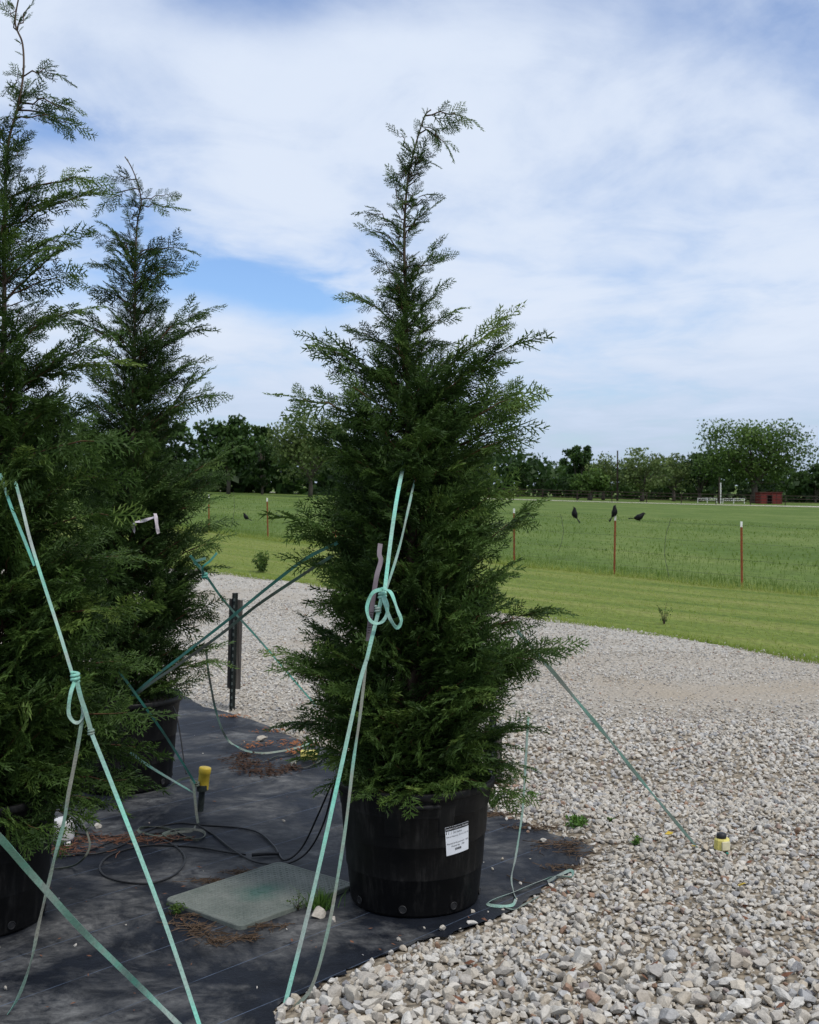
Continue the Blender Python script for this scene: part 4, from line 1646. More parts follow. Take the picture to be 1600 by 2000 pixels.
# ------------------------------------------------------------------ cypress trees
def frond_template(r, n_p=12):
    """One flat feathery spray: rachis along x, side shoots in the x-y plane, unit length."""
    V, T3, A = [], [], []

    def tri(a, b, c, ta, tb):
        k = len(V)
        V.extend([a, b, c])
        A.extend([ta, ta, tb])
        T3.append((k, k + 1, k + 2))

    def strip(p, q, w0, w1, ta, tb, roll):
        d = q - p
        d = d / (np.linalg.norm(d) + 1e-9)
        s = np.cross(np.array([0, 0, 1.0]), d)
        s /= np.linalg.norm(s) + 1e-9
        nrm = np.cross(d, s)
        s = s * math.cos(roll) + nrm * math.sin(roll)
        k = len(V)
        V.extend([p - s * w0 / 2, p + s * w0 / 2, q + s * w1 / 2, q - s * w1 / 2])
        A.extend([ta, ta, tb, tb])
        T3.append((k, k + 1, k + 2))
        T3.append((k, k + 2, k + 3))

    bend = r.uniform(-0.18, 0.18)
    droop = r.uniform(0.05, 0.28)

    def rach(s):
        return np.array([s, bend * s * s, -droop * s ** 2.2])
    for k in range(2):
        a, b = k / 2, (k + 1) / 2
        strip(rach(a), rach(b), 0.026 - 0.006 * k, 0.020 - 0.008 * k, 0.15 + 0.2 * a, 0.15 + 0.2 * b, r.uniform(-0.6, 0.6))
    for i in range(n_p):
        s = 0.06 + 0.92 * (i + r.uniform(-0.25, 0.25)) / n_p
        s = min(max(s, 0.02), 0.99)
        side = 1 if i % 2 else -1
        env = (1 - s) ** 0.75 * min(1, 0.55 + s * 2.2)
        lp = 0.50 * env * r.uniform(0.75, 1.15) + 0.07
        ang = side * math.radians(r.uniform(34, 52)) + 2 * bend * s
        d = np.array([math.cos(ang), math.sin(ang), r.normal(0, 0.14)])
        d /= np.linalg.norm(d)
        p = rach(s)
        curl = -side * r.uniform(0.0, 0.25)

        def pin(t):
            q = p + d * lp * t
            q = q + np.array([math.cos(ang + math.pi / 2), math.sin(ang + math.pi / 2), 0]) * curl * lp * t * t - np.array([0, 0, 0.22 * lp * t * t])
            return q
        strip(pin(0), pin(1.0), 0.042, 0.014, 0.3, 0.9, r.uniform(-0.7, 0.7))
        m = max(1, int(lp / 0.074))
        for j in range(m):
            t = 0.14 + 0.78 * (j + r.uniform(-0.2, 0.2)) / m
            sd = 1 if (j + i) % 2 else -1
            l2 = (0.135 * (1 - t) ** 0.6 + 0.05) * r.uniform(0.7, 1.2)
            a2 = ang + sd * math.radians(r.uniform(30, 48))
            q = pin(t)
            e = q + np.array([math.cos(a2), math.sin(a2), r.normal(0, 0.28) - 0.1]) * l2
            dd = e - q
            sv = np.cross(dd, r.normal(size=3))
            sv = sv / (np.linalg.norm(sv) + 1e-9) * 0.0235
            tri(q - sv, q + sv, e, 0.45, 1.0)
    return np.array(V), np.array(T3), np.array(A)


_r = np.random.default_rng(101)
FRONDS = [frond_template(_r, n) for n in (9, 10, 11, 12, 12, 13, 14, 10, 12, 15, 11, 13)]


def cypress(name, label, base, D, trunk_px, profile, tips, mat, seed, n_branch, n_inner, wpow=1.2, shoot=0.032, dens=1.0, frond_len=0.18):
    """trunk_px: (px, py) up the leader. profile: rows (py, left px, right px). tips: boughs that stand out, as (start py, tip px, tip py, depth offset)."""
    r = np.random.default_rng(seed)
    t = thing(name, label, 'tree', base, 0, 'potted cypress trees')
    base = np.asarray(base, float)
    TP = np.array([at(px, py, D) for px, py in trunk_px])
    TP = np.concatenate([[base + np.array([0, 0, 0.38])], TP])
    TC = catmull(TP, 8)
    zt = TC[:, 2]

    def trunk_at(z):
        return np.array([np.interp(z, zt, TC[:, i]) for i in range(2)] + [z])
    ztop = zt.max()
    zbase = base[2] + 0.45
    Hh = ztop - zbase
    prof = [(at(0, py, D)[2], (at(l, py, D)[0]), (at(rr, py, D)[0])) for py, l, rr in profile]
    prof.sort()
    pz = [p[0] for p in prof]
    pl = [p[1] for p in prof]
    pr = [p[2] for p in prof]

    def radius(z, az):
        c = math.cos(az)
        tx = trunk_at(z)[0]
        R_ = np.interp(z, pz, pr) - tx
        L_ = tx - np.interp(z, pz, pl)
        mean = 0.5 * (R_ + L_)
        side = R_ if c > 0 else L_
        w = abs(c)
        q = side * w + mean * (1 - w)
        if math.sin(az) < 0:
            q *= 1 - 0.06 * abs(math.sin(az))
        return max(q, 0.03)

    curves = []
    # boughs read from the outline
    for (spy, tpx, tpy, dy) in tips:
        p0 = trunk_at(at(0, spy, D)[2])
        p2 = at(tpx, tpy, D + dy)
        mid = (p0 + p2) / 2
        up = np.linalg.norm((p2 - p0)[:2]) * r.uniform(0.02, 0.16)
        p1 = mid + np.array([0, 0, up]) + (p2 - p0) * 0.05
        curves.append((p0, p1, p2, True))
    zs = np.linspace(zbase + 0.02, ztop - 0.06 * Hh, 300)
    w = np.array([max(0.05, np.interp(z, pz, pr) - np.interp(z, pz, pl)) for z in zs]) ** wpow
    w /= w.sum()
    golden = 2.39996
    for k in range(n_branch + n_inner):
        ztip = r.choice(zs, p=w) + r.normal(0, 0.02)
        az = k * golden + r.normal(0, 0.3)
        R = radius(ztip, az)
        inner = k >= n_branch
        f = r.uniform(0.35, 0.72) if inner else r.uniform(0.78, 1.0)
        rad = max(0.04, R * f - 0.075)
        fr = (ztip - zbase) / Hh
        el = math.radians(r.normal(38 + 14 * fr, 8))
        drop = rad * math.tan(el) * 0.85
        z0 = max(ztip - drop, zbase - 0.03 + r.uniform(0, 0.08))
        p0 = trunk_at(z0)
        c = trunk_at(ztip)
        p2 = np.array([c[0] + rad * math.cos(az), c[1] + rad * math.sin(az), ztip])
        mid = p0 * 0.5 + p2 * 0.5
        p1 = mid + np.array([0, 0, rad * r.uniform(-0.05, 0.22)]) + r.normal(0, 0.02, 3)
        curves.append((p0, p1, p2, not inner))
    limb = MB()
    FP, FX, FY, FZ, FL, FT = [], [], [], [], [], []
    for (p0, p1, p2, outer) in curves:
        L = np.linalg.norm(p1 - p0) + np.linalg.norm(p2 - p1)
        back = (p2 - p1) / (np.linalg.norm(p2 - p1) + 1e-9)
        p2 = p2 - back * min(0.115, 0.45 * np.linalg.norm(p2 - p1))
        ns = 6
        s = np.linspace(0, 1, ns + 1)[:, None]
        P = (1 - s) ** 2 * p0 + 2 * s * (1 - s) * p1 + s * s * p2
        P[1:-1] += r.normal(0, 0.008, (ns - 1, 3))
        rad0 = 0.0024 + 0.0055 * min(1.0, L / 0.9)
        limb.tube(P - base, np.linspace(rad0, 0.0013, ns + 1), 4, False, np.linspace(0, 1, ns + 1).repeat(4) * r.uniform(0.6, 1.0))
        roll = r.normal(0, 0.7)
        step = 0.0245 / dens
        start = 0.10 + 0.20 * min(1, L / 0.8)
        nf = max(3, int(L * (1 - start) / step))
        fl = frond_len * (0.30 + 0.70 * min(1.0, L / 0.50))
        btint = r.normal(0, 0.12)
        side = 1
        for j in range(nf + 1):
            q = start + (1 - start) * (j + r.uniform(-0.3, 0.3)) / nf
            q = min(max(q, 0), 1.0)
            pos = np.array([np.interp(q, s[:, 0], P[:, i]) for i in range(3)])
            dtan = 2 * (1 - q) * (p1 - p0) + 2 * q * (p2 - p1)
            dtan /= np.linalg.norm(dtan) + 1e-9
            upv = np.array([0, 0, 1.0]) - dtan * dtan[2]
            upv /= np.linalg.norm(upv) + 1e-9
            lat = np.cross(dtan, upv)
            rr_ = roll + r.normal(0, 0.45)
            nrm = upv * math.cos(rr_) + lat * math.sin(rr_)
            latr = np.cross(dtan, nrm)
            side = -side
            if j == nf:
                d = dtan + r.normal(0, 0.12, 3)
                ll = fl * r.uniform(0.75, 1.05)
            else:
                a = math.radians(r.uniform(28, 58))
                d = dtan * math.cos(a) + latr * side * math.sin(a) + np.array([0, 0, 0.05])
                ll = fl * (1.0 - 0.35 * q) * r.uniform(0.55, 1.25)
            d /= np.linalg.norm(d)
            nz = nrm - d * np.dot(nrm, d)
            nz /= np.linalg.norm(nz) + 1e-9
            yv = np.cross(nz, d)
            FP.append(pos); FX.append(d); FY.append(yv); FZ.append(nz); FL.append(ll)
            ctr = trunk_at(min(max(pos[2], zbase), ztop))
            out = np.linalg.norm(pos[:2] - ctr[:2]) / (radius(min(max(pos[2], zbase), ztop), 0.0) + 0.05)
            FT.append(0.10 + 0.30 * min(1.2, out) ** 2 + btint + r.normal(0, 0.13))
    # small shoots straight off the leader
    for z in np.arange(zbase + 0.38 * Hh, ztop - 0.01, shoot):
        p = trunk_at(z)
        az = r.uniform(0, 6.28)
        el = math.radians(r.uniform(25, 60))
        d = np.array([math.cos(az) * math.cos(el), math.sin(az) * math.cos(el), math.sin(el)])
        nz = np.cross(d, r.normal(size=3))
        nz /= np.linalg.norm(nz)
        FP.append(p); FX.append(d); FY.append(np.cross(nz, d)); FZ.append(nz)
        FL.append(r.uniform(0.05, 0.13) * (1 - 0.5 * smooth(0.6, 1.0, (z - zbase) / Hh))); FT.append(0.3 + r.normal(0, 0.1))
    FP = np.array(FP); FX = np.array(FX); FY = np.array(FY); FZ = np.array(FZ); FL = np.array(FL); FT = np.array(FT)
    idx = r.integers(0, len(FRONDS), len(FP))
    Vs, Fs, Ts = [], [], []
    off = 0
    for k, (TV, TF, TA) in enumerate(FRONDS):
        sel = np.where(idx == k)[0]
        if not len(sel):
            continue
        B = np.stack([FX[sel], FY[sel], FZ[sel]], 1)
        V = np.einsum('vj,njk->nvk', TV, B) * FL[sel][:, None, None] + FP[sel][:, None, :] - base
        Vs.append(V.reshape(-1, 3))
        nv = len(TV)
        Fs.append((TF[None] + (np.arange(len(sel)) * nv)[:, None, None] + off).reshape(-1, 3))
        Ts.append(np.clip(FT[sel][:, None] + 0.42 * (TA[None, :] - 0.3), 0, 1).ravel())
        off += len(sel) * nv
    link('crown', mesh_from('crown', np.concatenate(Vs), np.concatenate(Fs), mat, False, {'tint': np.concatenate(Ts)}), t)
    limb.build('limbs', M['twig'], t, True, 'tint')['kind'] = 'stuff'
    tk = MB()
    fr = (TC[:, 2] - TC[0, 2]) / (ztop - TC[0, 2])
    tk.tube(TC - base, 0.0028 + 0.021 * (1 - np.clip(fr, 0, 1)) ** 1.25, 8)
    tk.build('trunk', M['bark'], t, True)
    print(name, 'fronds', len(FP), 'tris', sum(len(f) for f in Fs))
    return t


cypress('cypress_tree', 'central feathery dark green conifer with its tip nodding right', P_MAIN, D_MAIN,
        [(806, 1400), (800, 1100), (797, 800), (794, 640), (790, 500), (791, 420), (797, 350), (806, 305), (818, 262), (830, 226), (842, 214)],
        [(214, 815, 850), (270, 780, 860), (330, 772, 835), (420, 735, 845), (500, 735, 860), (580, 700, 865), (650, 680, 905), (710, 665, 950), (780, 632, 985),
         (850, 610, 1010), (950, 592, 1010), (1020, 572, 1030), (1100, 566, 1050), (1180, 562, 1072), (1270, 535, 1090), (1350, 548, 1066), (1420, 550, 1050), (1490, 590, 1032), (1550, 640, 985), (1570, 670, 960)],
        [(226, 925, 236, 0), (240, 880, 292, -.02), (262, 872, 258, .05), (300, 775, 262, -.03), (320, 845, 318, 0), (345, 768, 338, .03), (400, 846, 385, 0), (420, 768, 350, .0), (450, 716, 416, -.03), (500, 718, 445, .06), (470, 846, 402, .05),
         (540, 874, 510, -.04), (560, 738, 505, .03), (560, 852, 480, .04), (650, 680, 578, -.05), (640, 860, 555, .1), (700, 680, 640, .1), (690, 885, 600, -.1), (790, 1012, 606, .05), (820, 1048, 652, -.05), (830, 975, 705, -.15), (770, 598, 652, .0), (800, 622, 690, .15),
         (850, 534, 772, -.05), (840, 660, 740, -.2), (880, 1048, 760, .1), (900, 1046, 770, -.1), (930, 1040, 828, .05), (960, 1030, 850, -.15), (980, 590, 830, .1), (1120, 548, 1008, -.1), (1080, 1000, 940, -.25), (1150, 1052, 990, .05),
         (1180, 566, 1090, .1), (1290, 1104, 1188, .05), (1340, 1122, 1262, -.1), (1380, 1100, 1285, -.25), (1390, 518, 1266, -.05), (1430, 540, 1300, -.2), (1450, 545, 1405, .0), (1470, 1056, 1420, .05), (1500, 1040, 1500, .0), (1510, 590, 1480, -.1),
         (1530, 1040, 1560, -.05), (1540, 640, 1530, -.1), (1530, 720, 1555, -.38), (1530, 800, 1560, -.42), (1530, 880, 1548, -.40), (1530, 940, 1535, -.3)],
        M['cypress'], 201, 345, 115, wpow=0.85, shoot=0.019, dens=1.05)

cypress('cypress_tree', 'tallest dark green conifer cut off by the left picture edge', P_LEFT, D_LEFT,
        [(-32, 1450), (-20, 1100), (-4, 800), (8, 640), (8, 480), (12, 330), (18, 270), (36, 205), (46, 140), (44, 85), (30, 45), (38, -10), (46, -34)],
        [(-30, 20, 70), (60, 22, 66), (140, 2, 92), (220, -45, 110), (330, -90, 115), (420, -110, 118), (520, -130, 125), (600, -150, 130), (680, -180, 165), (760, -200, 210), (860, -230, 225), (940, -250, 245),
         (1010, -275, 255), (1100, -300, 270), (1200, -330, 280), (1300, -345, 282), (1400, -350, 285), (1480, -345, 285), (1550, -320, 250), (1600, -260, 190), (1640, -180, 110)],
        [(60, 18, -8, 0), (60, 66, 4, .02), (150, 132, 152, 0), (150, 22, 170, .02), (200, 156, 212, -.02), (215, 158, 250, .04), (230, 110, 240, -.08), (390, 192, 352, -.05), (440, 198, 375, .03), (430, 150, 385, .08), (520, 152, 450, -.05), (590, 156, 462, .05), (590, 148, 525, -.08), (560, 95, 480, -.2), (680, 172, 602, 0),
         (720, 120, 600, -.2), (760, 238, 700, .1), (800, 205, 660, -.1), (930, 236, 868, -.15), (1000, 265, 935, .05), (1060, 268, 1000, -.15), (1150, 290, 1090, .05), (1240, 298, 1190, -.1), (1330, 298, 1300, .1), (1420, 306, 1390, -.1),
         (1480, 322, 1470, .05), (1530, 305, 1530, .0), (1570, 240, 1575, -.1), (1585, 175, 1600, -.25), (1590, 110, 1640, -.32), (1600, 50, 1640, -.38)],
        M['cypress'], 202, 305, 100, wpow=1.30, shoot=0.045, dens=1.0)

cypress('cypress_tree', 'shorter dark conifer between the tree at the left edge and the central one', P_BACK, D_BACK,
        [(252, 1250), (258, 1000), (262, 760), (264, 600), (264, 520), (268, 440), (276, 395), (268, 355), (256, 325), (244, 306)],
        [(306, 232, 262), (340, 225, 285), (400, 222, 315), (450, 205, 340), (500, 192, 345), (560, 180, 350), (620, 170, 365), (680, 150, 372), (760, 130, 385), (850, 112, 392), (920, 105, 405), (1000, 98, 412), (1080, 92, 415),
         (1160, 88, 415), (1240, 88, 408), (1310, 100, 392), (1360, 130, 350), (1385, 160, 320)],
        [(370, 196, 402, 0), (350, 214, 345, .03), (400, 350, 408, 0), (390, 340, 378, -.03), (480, 186, 458, 0), (500, 364, 488, 0), (520, 215, 440, -.05), (560, 368, 528, .05), (580, 345, 505, -.1), (560, 188, 512, .05), (600, 158, 552, .0), (700, 420, 590, .02), (720, 395, 640, .1), (700, 130, 620, .1), (780, 392, 700, .05), (850, 434, 764, 0),
         (900, 400, 720, .1), (1010, 458, 872, 0), (1060, 448, 925, .1), (1050, 440, 970, -.1), (1130, 445, 1010, .05), (1150, 440, 1045, -.05), (1200, 432, 1100, .1), (1260, 432, 1180, 0), (1330, 430, 1262, .05), (1350, 436, 1285, -.1), (1370, 380, 1330, .0), (1380, 340, 1345, -.2), (1390, 240, 1370, -.35)],
        M['cypress_back'], 203, 295, 105, wpow=1.10, shoot=0.035, dens=0.85, frond_len=0.19)


# ------------------------------------------------------------------ straps
def ribbon(mb, pts, width, twist=0.0, twist0=0.0, flat=False, thick=0.0016, seg=8, wob=0.0, seed=0):
    P = catmull(pts, seg)
    n = len(P)
    t = np.gradient(P, axis=0)
    t /= np.linalg.norm(t, axis=1)[:, None] + 1e-9
    r = np.random.default_rng(seed + 500)
    V = []
    ph = r.uniform(0, 6)
    for i in range(n):
        ref = np.array([0, 0, 1.0]) if flat else np.array([0, -1.0, 0.25])
        nrm = ref - t[i] * np.dot(ref, t[i])
        if np.linalg.norm(nrm) < 1e-3:
            nrm = np.array([1.0, 0, 0])
        nrm /= np.linalg.norm(nrm)
        s = np.cross(t[i], nrm)
        a = twist0 + twist * i / max(1, n - 1) + wob * math.sin(ph + i * 0.55)
        w = s * math.cos(a) + nrm * math.sin(a)
        k = np.cross(t[i], w)
        for (u, v) in ((-1, -1), (1, -1), (1, 1), (-1, 1)):
            V.append(P[i] + w * u * width / 2 + k * v * thick / 2)
    fs = []
    for i in range(n - 1):
        for j in range(4):
            q = (j + 1) % 4
            fs.append((i * 4 + j, i * 4 + q, (i + 1) * 4 + q, (i + 1) * 4 + j))
    fs.append((3, 2, 1, 0))
    fs.append(tuple(range((n - 1) * 4, n * 4)))
    mb.add(np.array(V), fs)


def strap_part(name, parent, spec, width, mat, **kw):
    """spec: (px, py, D) or (px, py, None) for a point lying on the ground."""
    off = np.array(parent.location) if parent is not None else np.zeros(3)
    pts = []
    for (px, py, d) in spec:
        p = gnd(px, py, CLOTH_Z + 0.006) if d is None else at(px, py, d)
        pts.append(p - off)
    b = MB()
    ribbon(b, pts, width, **kw)
    return b.build(name, mat, parent)


def knot(parent, px, py, D, size, mat, ax=(0.2, 0, 1.0), turns=2.6):
    c = at(px, py, D) - np.array(parent.location)
    b = MB()
    P = []
    for k in np.linspace(0, 1, 26):
        a = k * turns * 2 * math.pi
        P.append(c + np.array([math.cos(a) * size * 0.55, math.sin(a) * size * 0.5, (k - 0.5) * size * 1.5]) + np.array(ax) * 0)
    b.tube(P, size * 0.30, 6)
    return b.build('knot', mat, parent, True)


W = 0.0135
# front strap of the central tree
t = thing('guy_strap', 'mint green strap with a bow tied on the front of the central tree', 'strap', gnd(548, 1990))
strap_part('upper_strand', t, [(790, 900, 4.72), (776, 970, 4.42), (764, 1050, 4.32), (752, 1150, 4.22)], W, M['strap_fresh'], wob=0.12, seed=1)
strap_part('upper_strand', t, [(812, 930, 4.74), (798, 992, 4.48), (780, 1070, 4.36), (752, 1160, 4.23)], W * 0.8, M['strap_worn'], twist0=0.9, wob=0.2, seed=2)
knot(t, 747, 1162, 4.215, 0.020, M['strap_fresh'])
strap_part('bow_loop', t, [(748, 1150, 4.20), (728, 1158, 4.16), (717, 1185, 4.15), (722, 1210, 4.15), (738, 1218, 4.16), (752, 1208, 4.16), (757, 1185, 4.17), (750, 1162, 4.20)], W * 0.95, M['strap_fresh'], twist0=0.55, wob=0.25, seed=3)
strap_part('bow_loop', t, [(750, 1150, 4.20), (764, 1158, 4.16), (776, 1190, 4.15), (784, 1212, 4.15), (776, 1226, 4.15), (764, 1212, 4.15), (754, 1186, 4.17), (748, 1164, 4.20)], W * 0.95, M['strap_fresh'], twist0=0.6, wob=0.25, seed=4)
knot(t, 738, 1190, 4.205, 0.015, M['strap_worn'])
strap_part('joined_strand', t, [(746, 1165, 4.205), (738, 1200, 4.20), (728, 1240, 4.175), (716, 1290, 4.15)], W, M['strap_fresh'], wob=0.3, seed=5)
strap_part('lower_strand', t, [(718, 1282, 4.155), (700, 1345, 4.12), (664, 1510, 4.04), (610, 1750, 3.93), (549, 1992, 3.835)], W, M['strap_fresh'], twist0=0.15, wob=0.3, seed=6)
strap_part('loose_strand', t, [(716, 1288, 4.16), (703, 1400, 4.12), (690, 1490, 4.07), (677, 1600, 4.0), (662, 1700, 3.95), (640, 1820, 3.90), (610, 1925, 3.87), (575, 1968, 3.86), (550, 1992, 3.845)], W * 0.85, M['strap_grey'], twist0=0.75, twist=-0.6, wob=0.25, seed=7)
strap_part('curled_end', t, [(560, 1985, 3.85), (590, 1978, 3.88), (620, 1964, 3.92), (645, 1966, 3.93), (640, 1976, 3.90), (610, 1976, 3.89), (585, 1988, 3.87)], W * 0.8, M['strap_worn'], flat=True, twist0=0.7, seed=8)

# front strap of the left tree
t = thing('guy_strap', 'mint green strap knotted on the front of the tree at the left edge', 'strap', gnd(404, 2045))
strap_part('upper_strand', t, [(30, 940, 4.35), (42, 985, 4.22), (58, 1050, 4.15), (76, 1110, 4.09), (110, 1215, 3.99), (142, 1318, 3.90)], W * 0.8, M['strap_worn'], twist0=0.3, wob=0.25, seed=9)
strap_part('upper_strand', t, [(0, 925, 4.40), (22, 990, 4.25), (46, 1050, 4.16), (68, 1105, 4.10)], W * 0.8, M['strap_deep'], twist0=0.5, seed=10)
knot(t, 147, 1322, 3.885, 0.020, M['strap_fresh'])
strap_part('doubled_strand', t, [(148, 1322, 3.885), (158, 1362, 3.86), (168, 1392, 3.84), (178, 1428, 3.825)], W * 1.05, M['strap_grey'], twist0=0.1, seed=11)
strap_part('bow_loop', t, [(147, 1328, 3.88), (138, 1355, 3.85), (134, 1390, 3.845), (142, 1408, 3.845), (154, 1411, 3.845), (162, 1398, 3.85), (160, 1380, 3.855)], W * 0.9, M['strap_worn'], twist0=0.6, wob=0.2, seed=12)
knot(t, 178, 1430, 3.825, 0.014, M['strap_grey'])
strap_part('lower_strand', t, [(179, 1432, 3.82), (230, 1560, 3.77), (318, 1790, 3.69), (404, 2045, 3.62)], W * 0.95, M['strap_fresh'], twist0=0.1, twist=0.4, wob=0.08, seed=13)
strap_part('loose_strand', t, [(162, 1396, 3.85), (155, 1440, 3.845), (146, 1490, 3.84), (135, 1545, 3.83), (124, 1610, 3.83), (108, 1670, 3.82), (94, 1730, 3.82), (76, 1805, 3.81), (60, 1880, 3.80), (32, 1955, 3.80), (-8, 2010, 3.79)], W * 0.9, M['strap_grey'], twist0=0.2, twist=1.2, wob=0.35, seed=14)

t = thing('guy_strap', 'pale green strap slanting down from the left picture edge across the cloth', 'strap', gnd(356, 2008))
strap_part('strand', t, [(-140, 1500, 2.45), (-20, 1615, 2.68), (60, 1705, 2.88), (150, 1806, 3.12), (225, 1880, 3.35), (300, 1953, 3.60), (356, 2008, None)], W * 1.25, M['strap_worn'], twist0=0.35, twist=0.5, wob=0.25, seed=15)

t = thing('guy_strap', 'upper of two green straps running left from the central tree', 'strap', gnd(130, 1475))
strap_part('strand', t, [(660, 1060, 4.80), (596, 1092, 4.95), (520, 1150, 5.25), (440, 1215, 5.6), (350, 1285, 6.05), (270, 1348, 6.5), (130, 1470, 7.5)], W, M['strap_deep'], twist0=0.3, twist=-0.3, wob=0.12, seed=16)
t = thing('guy_strap', 'lower of two green straps running left from the central tree', 'strap', gnd(150, 1475))
strap_part('strand', t, [(650, 1085, 4.82), (580, 1130, 4.98), (500, 1184, 5.28), (430, 1240, 5.6), (350, 1297, 6.05), (272, 1352, 6.5), (140, 1465, 7.5)], W, M['strap_grey'], twist0=0.9, twist=-0.9, wob=0.12, seed=17)

t = thing('guy_strap', 'green strap from the left rear tree crossing the dark post', 'strap', gnd(620, 1385))
strap_part('strand', t, [(372, 1085, 6.35), (405, 1128, 6.55), (432, 1166, 6.8), (462, 1201, 7.25), (512, 1256, 7.85), (622, 1384, None)], W, M['strap_deep'], twist0=0.1, twist=0.5, wob=0.12, seed=18)
knot(t, 400, 1124, 6.5, 0.022, M['strap_deep'])
strap_part('loose_end', t, [(398, 1122, 6.5), (396, 1108, 6.42), (410, 1096, 6.38), (424, 1080, 6.36)], W, M['strap_deep'], twist0=0.4, seed=19)
strap_part('loose_end', t, [(400, 1124, 6.5), (390, 1106, 6.45), (380, 1098, 6.42), (402, 1090, 6.40)], W, M['strap_worn'], twist0=-0.3, seed=20)

t = thing('guy_strap', 'slack grey green strap drooping onto the cloth behind the yellow capped stake', 'strap', gnd(600, 1460))
strap_part('strand', t, [(403, 1270, 7.0), (407, 1310, 7.1), (413, 1345, 7.25), (421, 1385, 7.45), (434, 1425, 7.6), (450, 1450, None), (480, 1466, None), (512, 1471, None), (550, 1467, None), (585, 1459, None), (612, 1450, None)], W, M['strap_grey'], twist0=0.7, twist=-0.3, wob=0.1, seed=21)
t = thing('guy_strap', 'dirty strap looped on the cloth around the fallen yellow cap', 'strap', gnd(600, 1485))
strap_part('strand', t, [(490, 1488, None), (515, 1487, None), (540, 1478, None), (565, 1474, None), (585, 1480, None), (570, 1490, None), (575, 1498, None), (600, 1498, None), (622, 1488, None), (636, 1470, None)], W, M['strap_olive'], flat=True, twist0=0.5, wob=0.3, seed=22)

t = thing('guy_strap', 'grey green strap slanting down the gravel right of the central tree', 'strap', gnd(1369, 1664, 0.04))
strap_part('strand', t, [(1010, 1232, 5.02), (1080, 1312, 5.07), (1140, 1384, 5.12), (1190, 1444, 5.17), (1240, 1508, 5.22), (1300, 1581, 5.29), (1369, 1664, 5.37)], W * 1.45, M['strap_dark'], twist0=0.5, twist=0.4, wob=0.28, seed=23)

t = thing('guy_strap', 'mint strap hanging beside the pot and folded on the cloth at right', 'strap', gnd(1000, 1760))
strap_part('strand', t, [(1032, 1400, 5.05), (1026, 1500, 5.02), (1022, 1570, 5.0), (1015, 1625, 4.98), (1006, 1680, 4.95), (999, 1715, 4.93), (1003, 1740, 4.92), (1008, 1755, None)], W * 0.85, M['strap_worn'], twist0=0.4, twist=0.9, wob=0.2, seed=24)
strap_part('folded_end', t, [(1008, 1757, None), (1000, 1768, None), (975, 1770, None), (952, 1764, None), (990, 1748, None), (1030, 1732, None), (1070, 1716, None), (1100, 1712, 4.98), (1118, 1712, 4.98), (1116, 1700, 5.02), (1095, 1708, 5.02), (1070, 1722, None)], W * 0.9, M['strap_worn'], flat=True, twist0=0.85, wob=0.2, seed=25)
strap_part('folded_end', t, [(985, 1772, None), (1005, 1776, None), (1025, 1766, None), (1050, 1752, 4.86)], W * 0.9, M['strap_grey'], flat=True, twist0=0.3, wob=0.2, seed=26)

# straps tied to the capped stake
t = thing('guy_strap', 'dark green strap reaching the yellow capped stake from the left tree', 'strap', gnd(385, 1590))
strap_part('strand', t, [(225, 1300, 5.0), (272, 1365, 5.25), (320, 1432, 5.6), (365, 1503, 5.98), (384, 1535, 6.12)], W * 0.8, M['strap_deep'], twist0=0.5, wob=0.15, seed=27)
knot(t, 384, 1532, 6.11, 0.020, M['strap_olive'])
t = thing('guy_strap', 'short teal strap low between the left tree and the yellow capped stake', 'strap', gnd(380, 1560))
strap_part('strand', t, [(255, 1470, 5.5), (288, 1494, 5.72), (330, 1520, 5.95), (378, 1548, 6.12)], W * 0.9, M['strap_worn'], twist0=0.3, twist=0.8, seed=28)
t = thing('guy_strap', 'dirty olive strap hanging from the yellow capped stake into a flat coil', 'strap', gnd(350, 1630))
strap_part('hanging_strand', t, [(372, 1522, 6.12), (378, 1535, 6.08), (381, 1560, 6.02), (384, 1590, 5.96), (387, 1608, 5.92)], W, M['strap_olive'], twist0=0.3, seed=29)
strap_part('coil', t, [(387, 1608, 5.95), (375, 1622, None), (345, 1626, None), (310, 1634, None), (275, 1626, None), (272, 1618, None), (300, 1615, None), (340, 1622, None), (380, 1640, None), (400, 1632, None), (392, 1622, None), (350, 1620, None), (318, 1630, None), (340, 1640, None), (375, 1636, None)],
           W, M['strap_olive'], flat=True, twist0=0.9, wob=0.35, seed=30)
strap_part('loose_end', t, [(372, 1518, 6.12), (350, 1524, 6.05), (330, 1538, 5.98), (312, 1546, 5.95)], W * 0.8, M['strap_olive'], twist0=0.6, seed=31)
t = thing('guy_strap', 'olive grey strap trailing down behind the white jug at left', 'strap', gnd(150, 1680))
strap_part('strand', t, [(152, 1590, 5.2), (162, 1608, 5.18), (172, 1632, 5.15), (175, 1655, 5.12), (162, 1678, 5.1), (140, 1692, None), (100, 1698, None), (70, 1702, None)], W * 0.7, M['strap_olive'], twist0=0.8, seed=32)


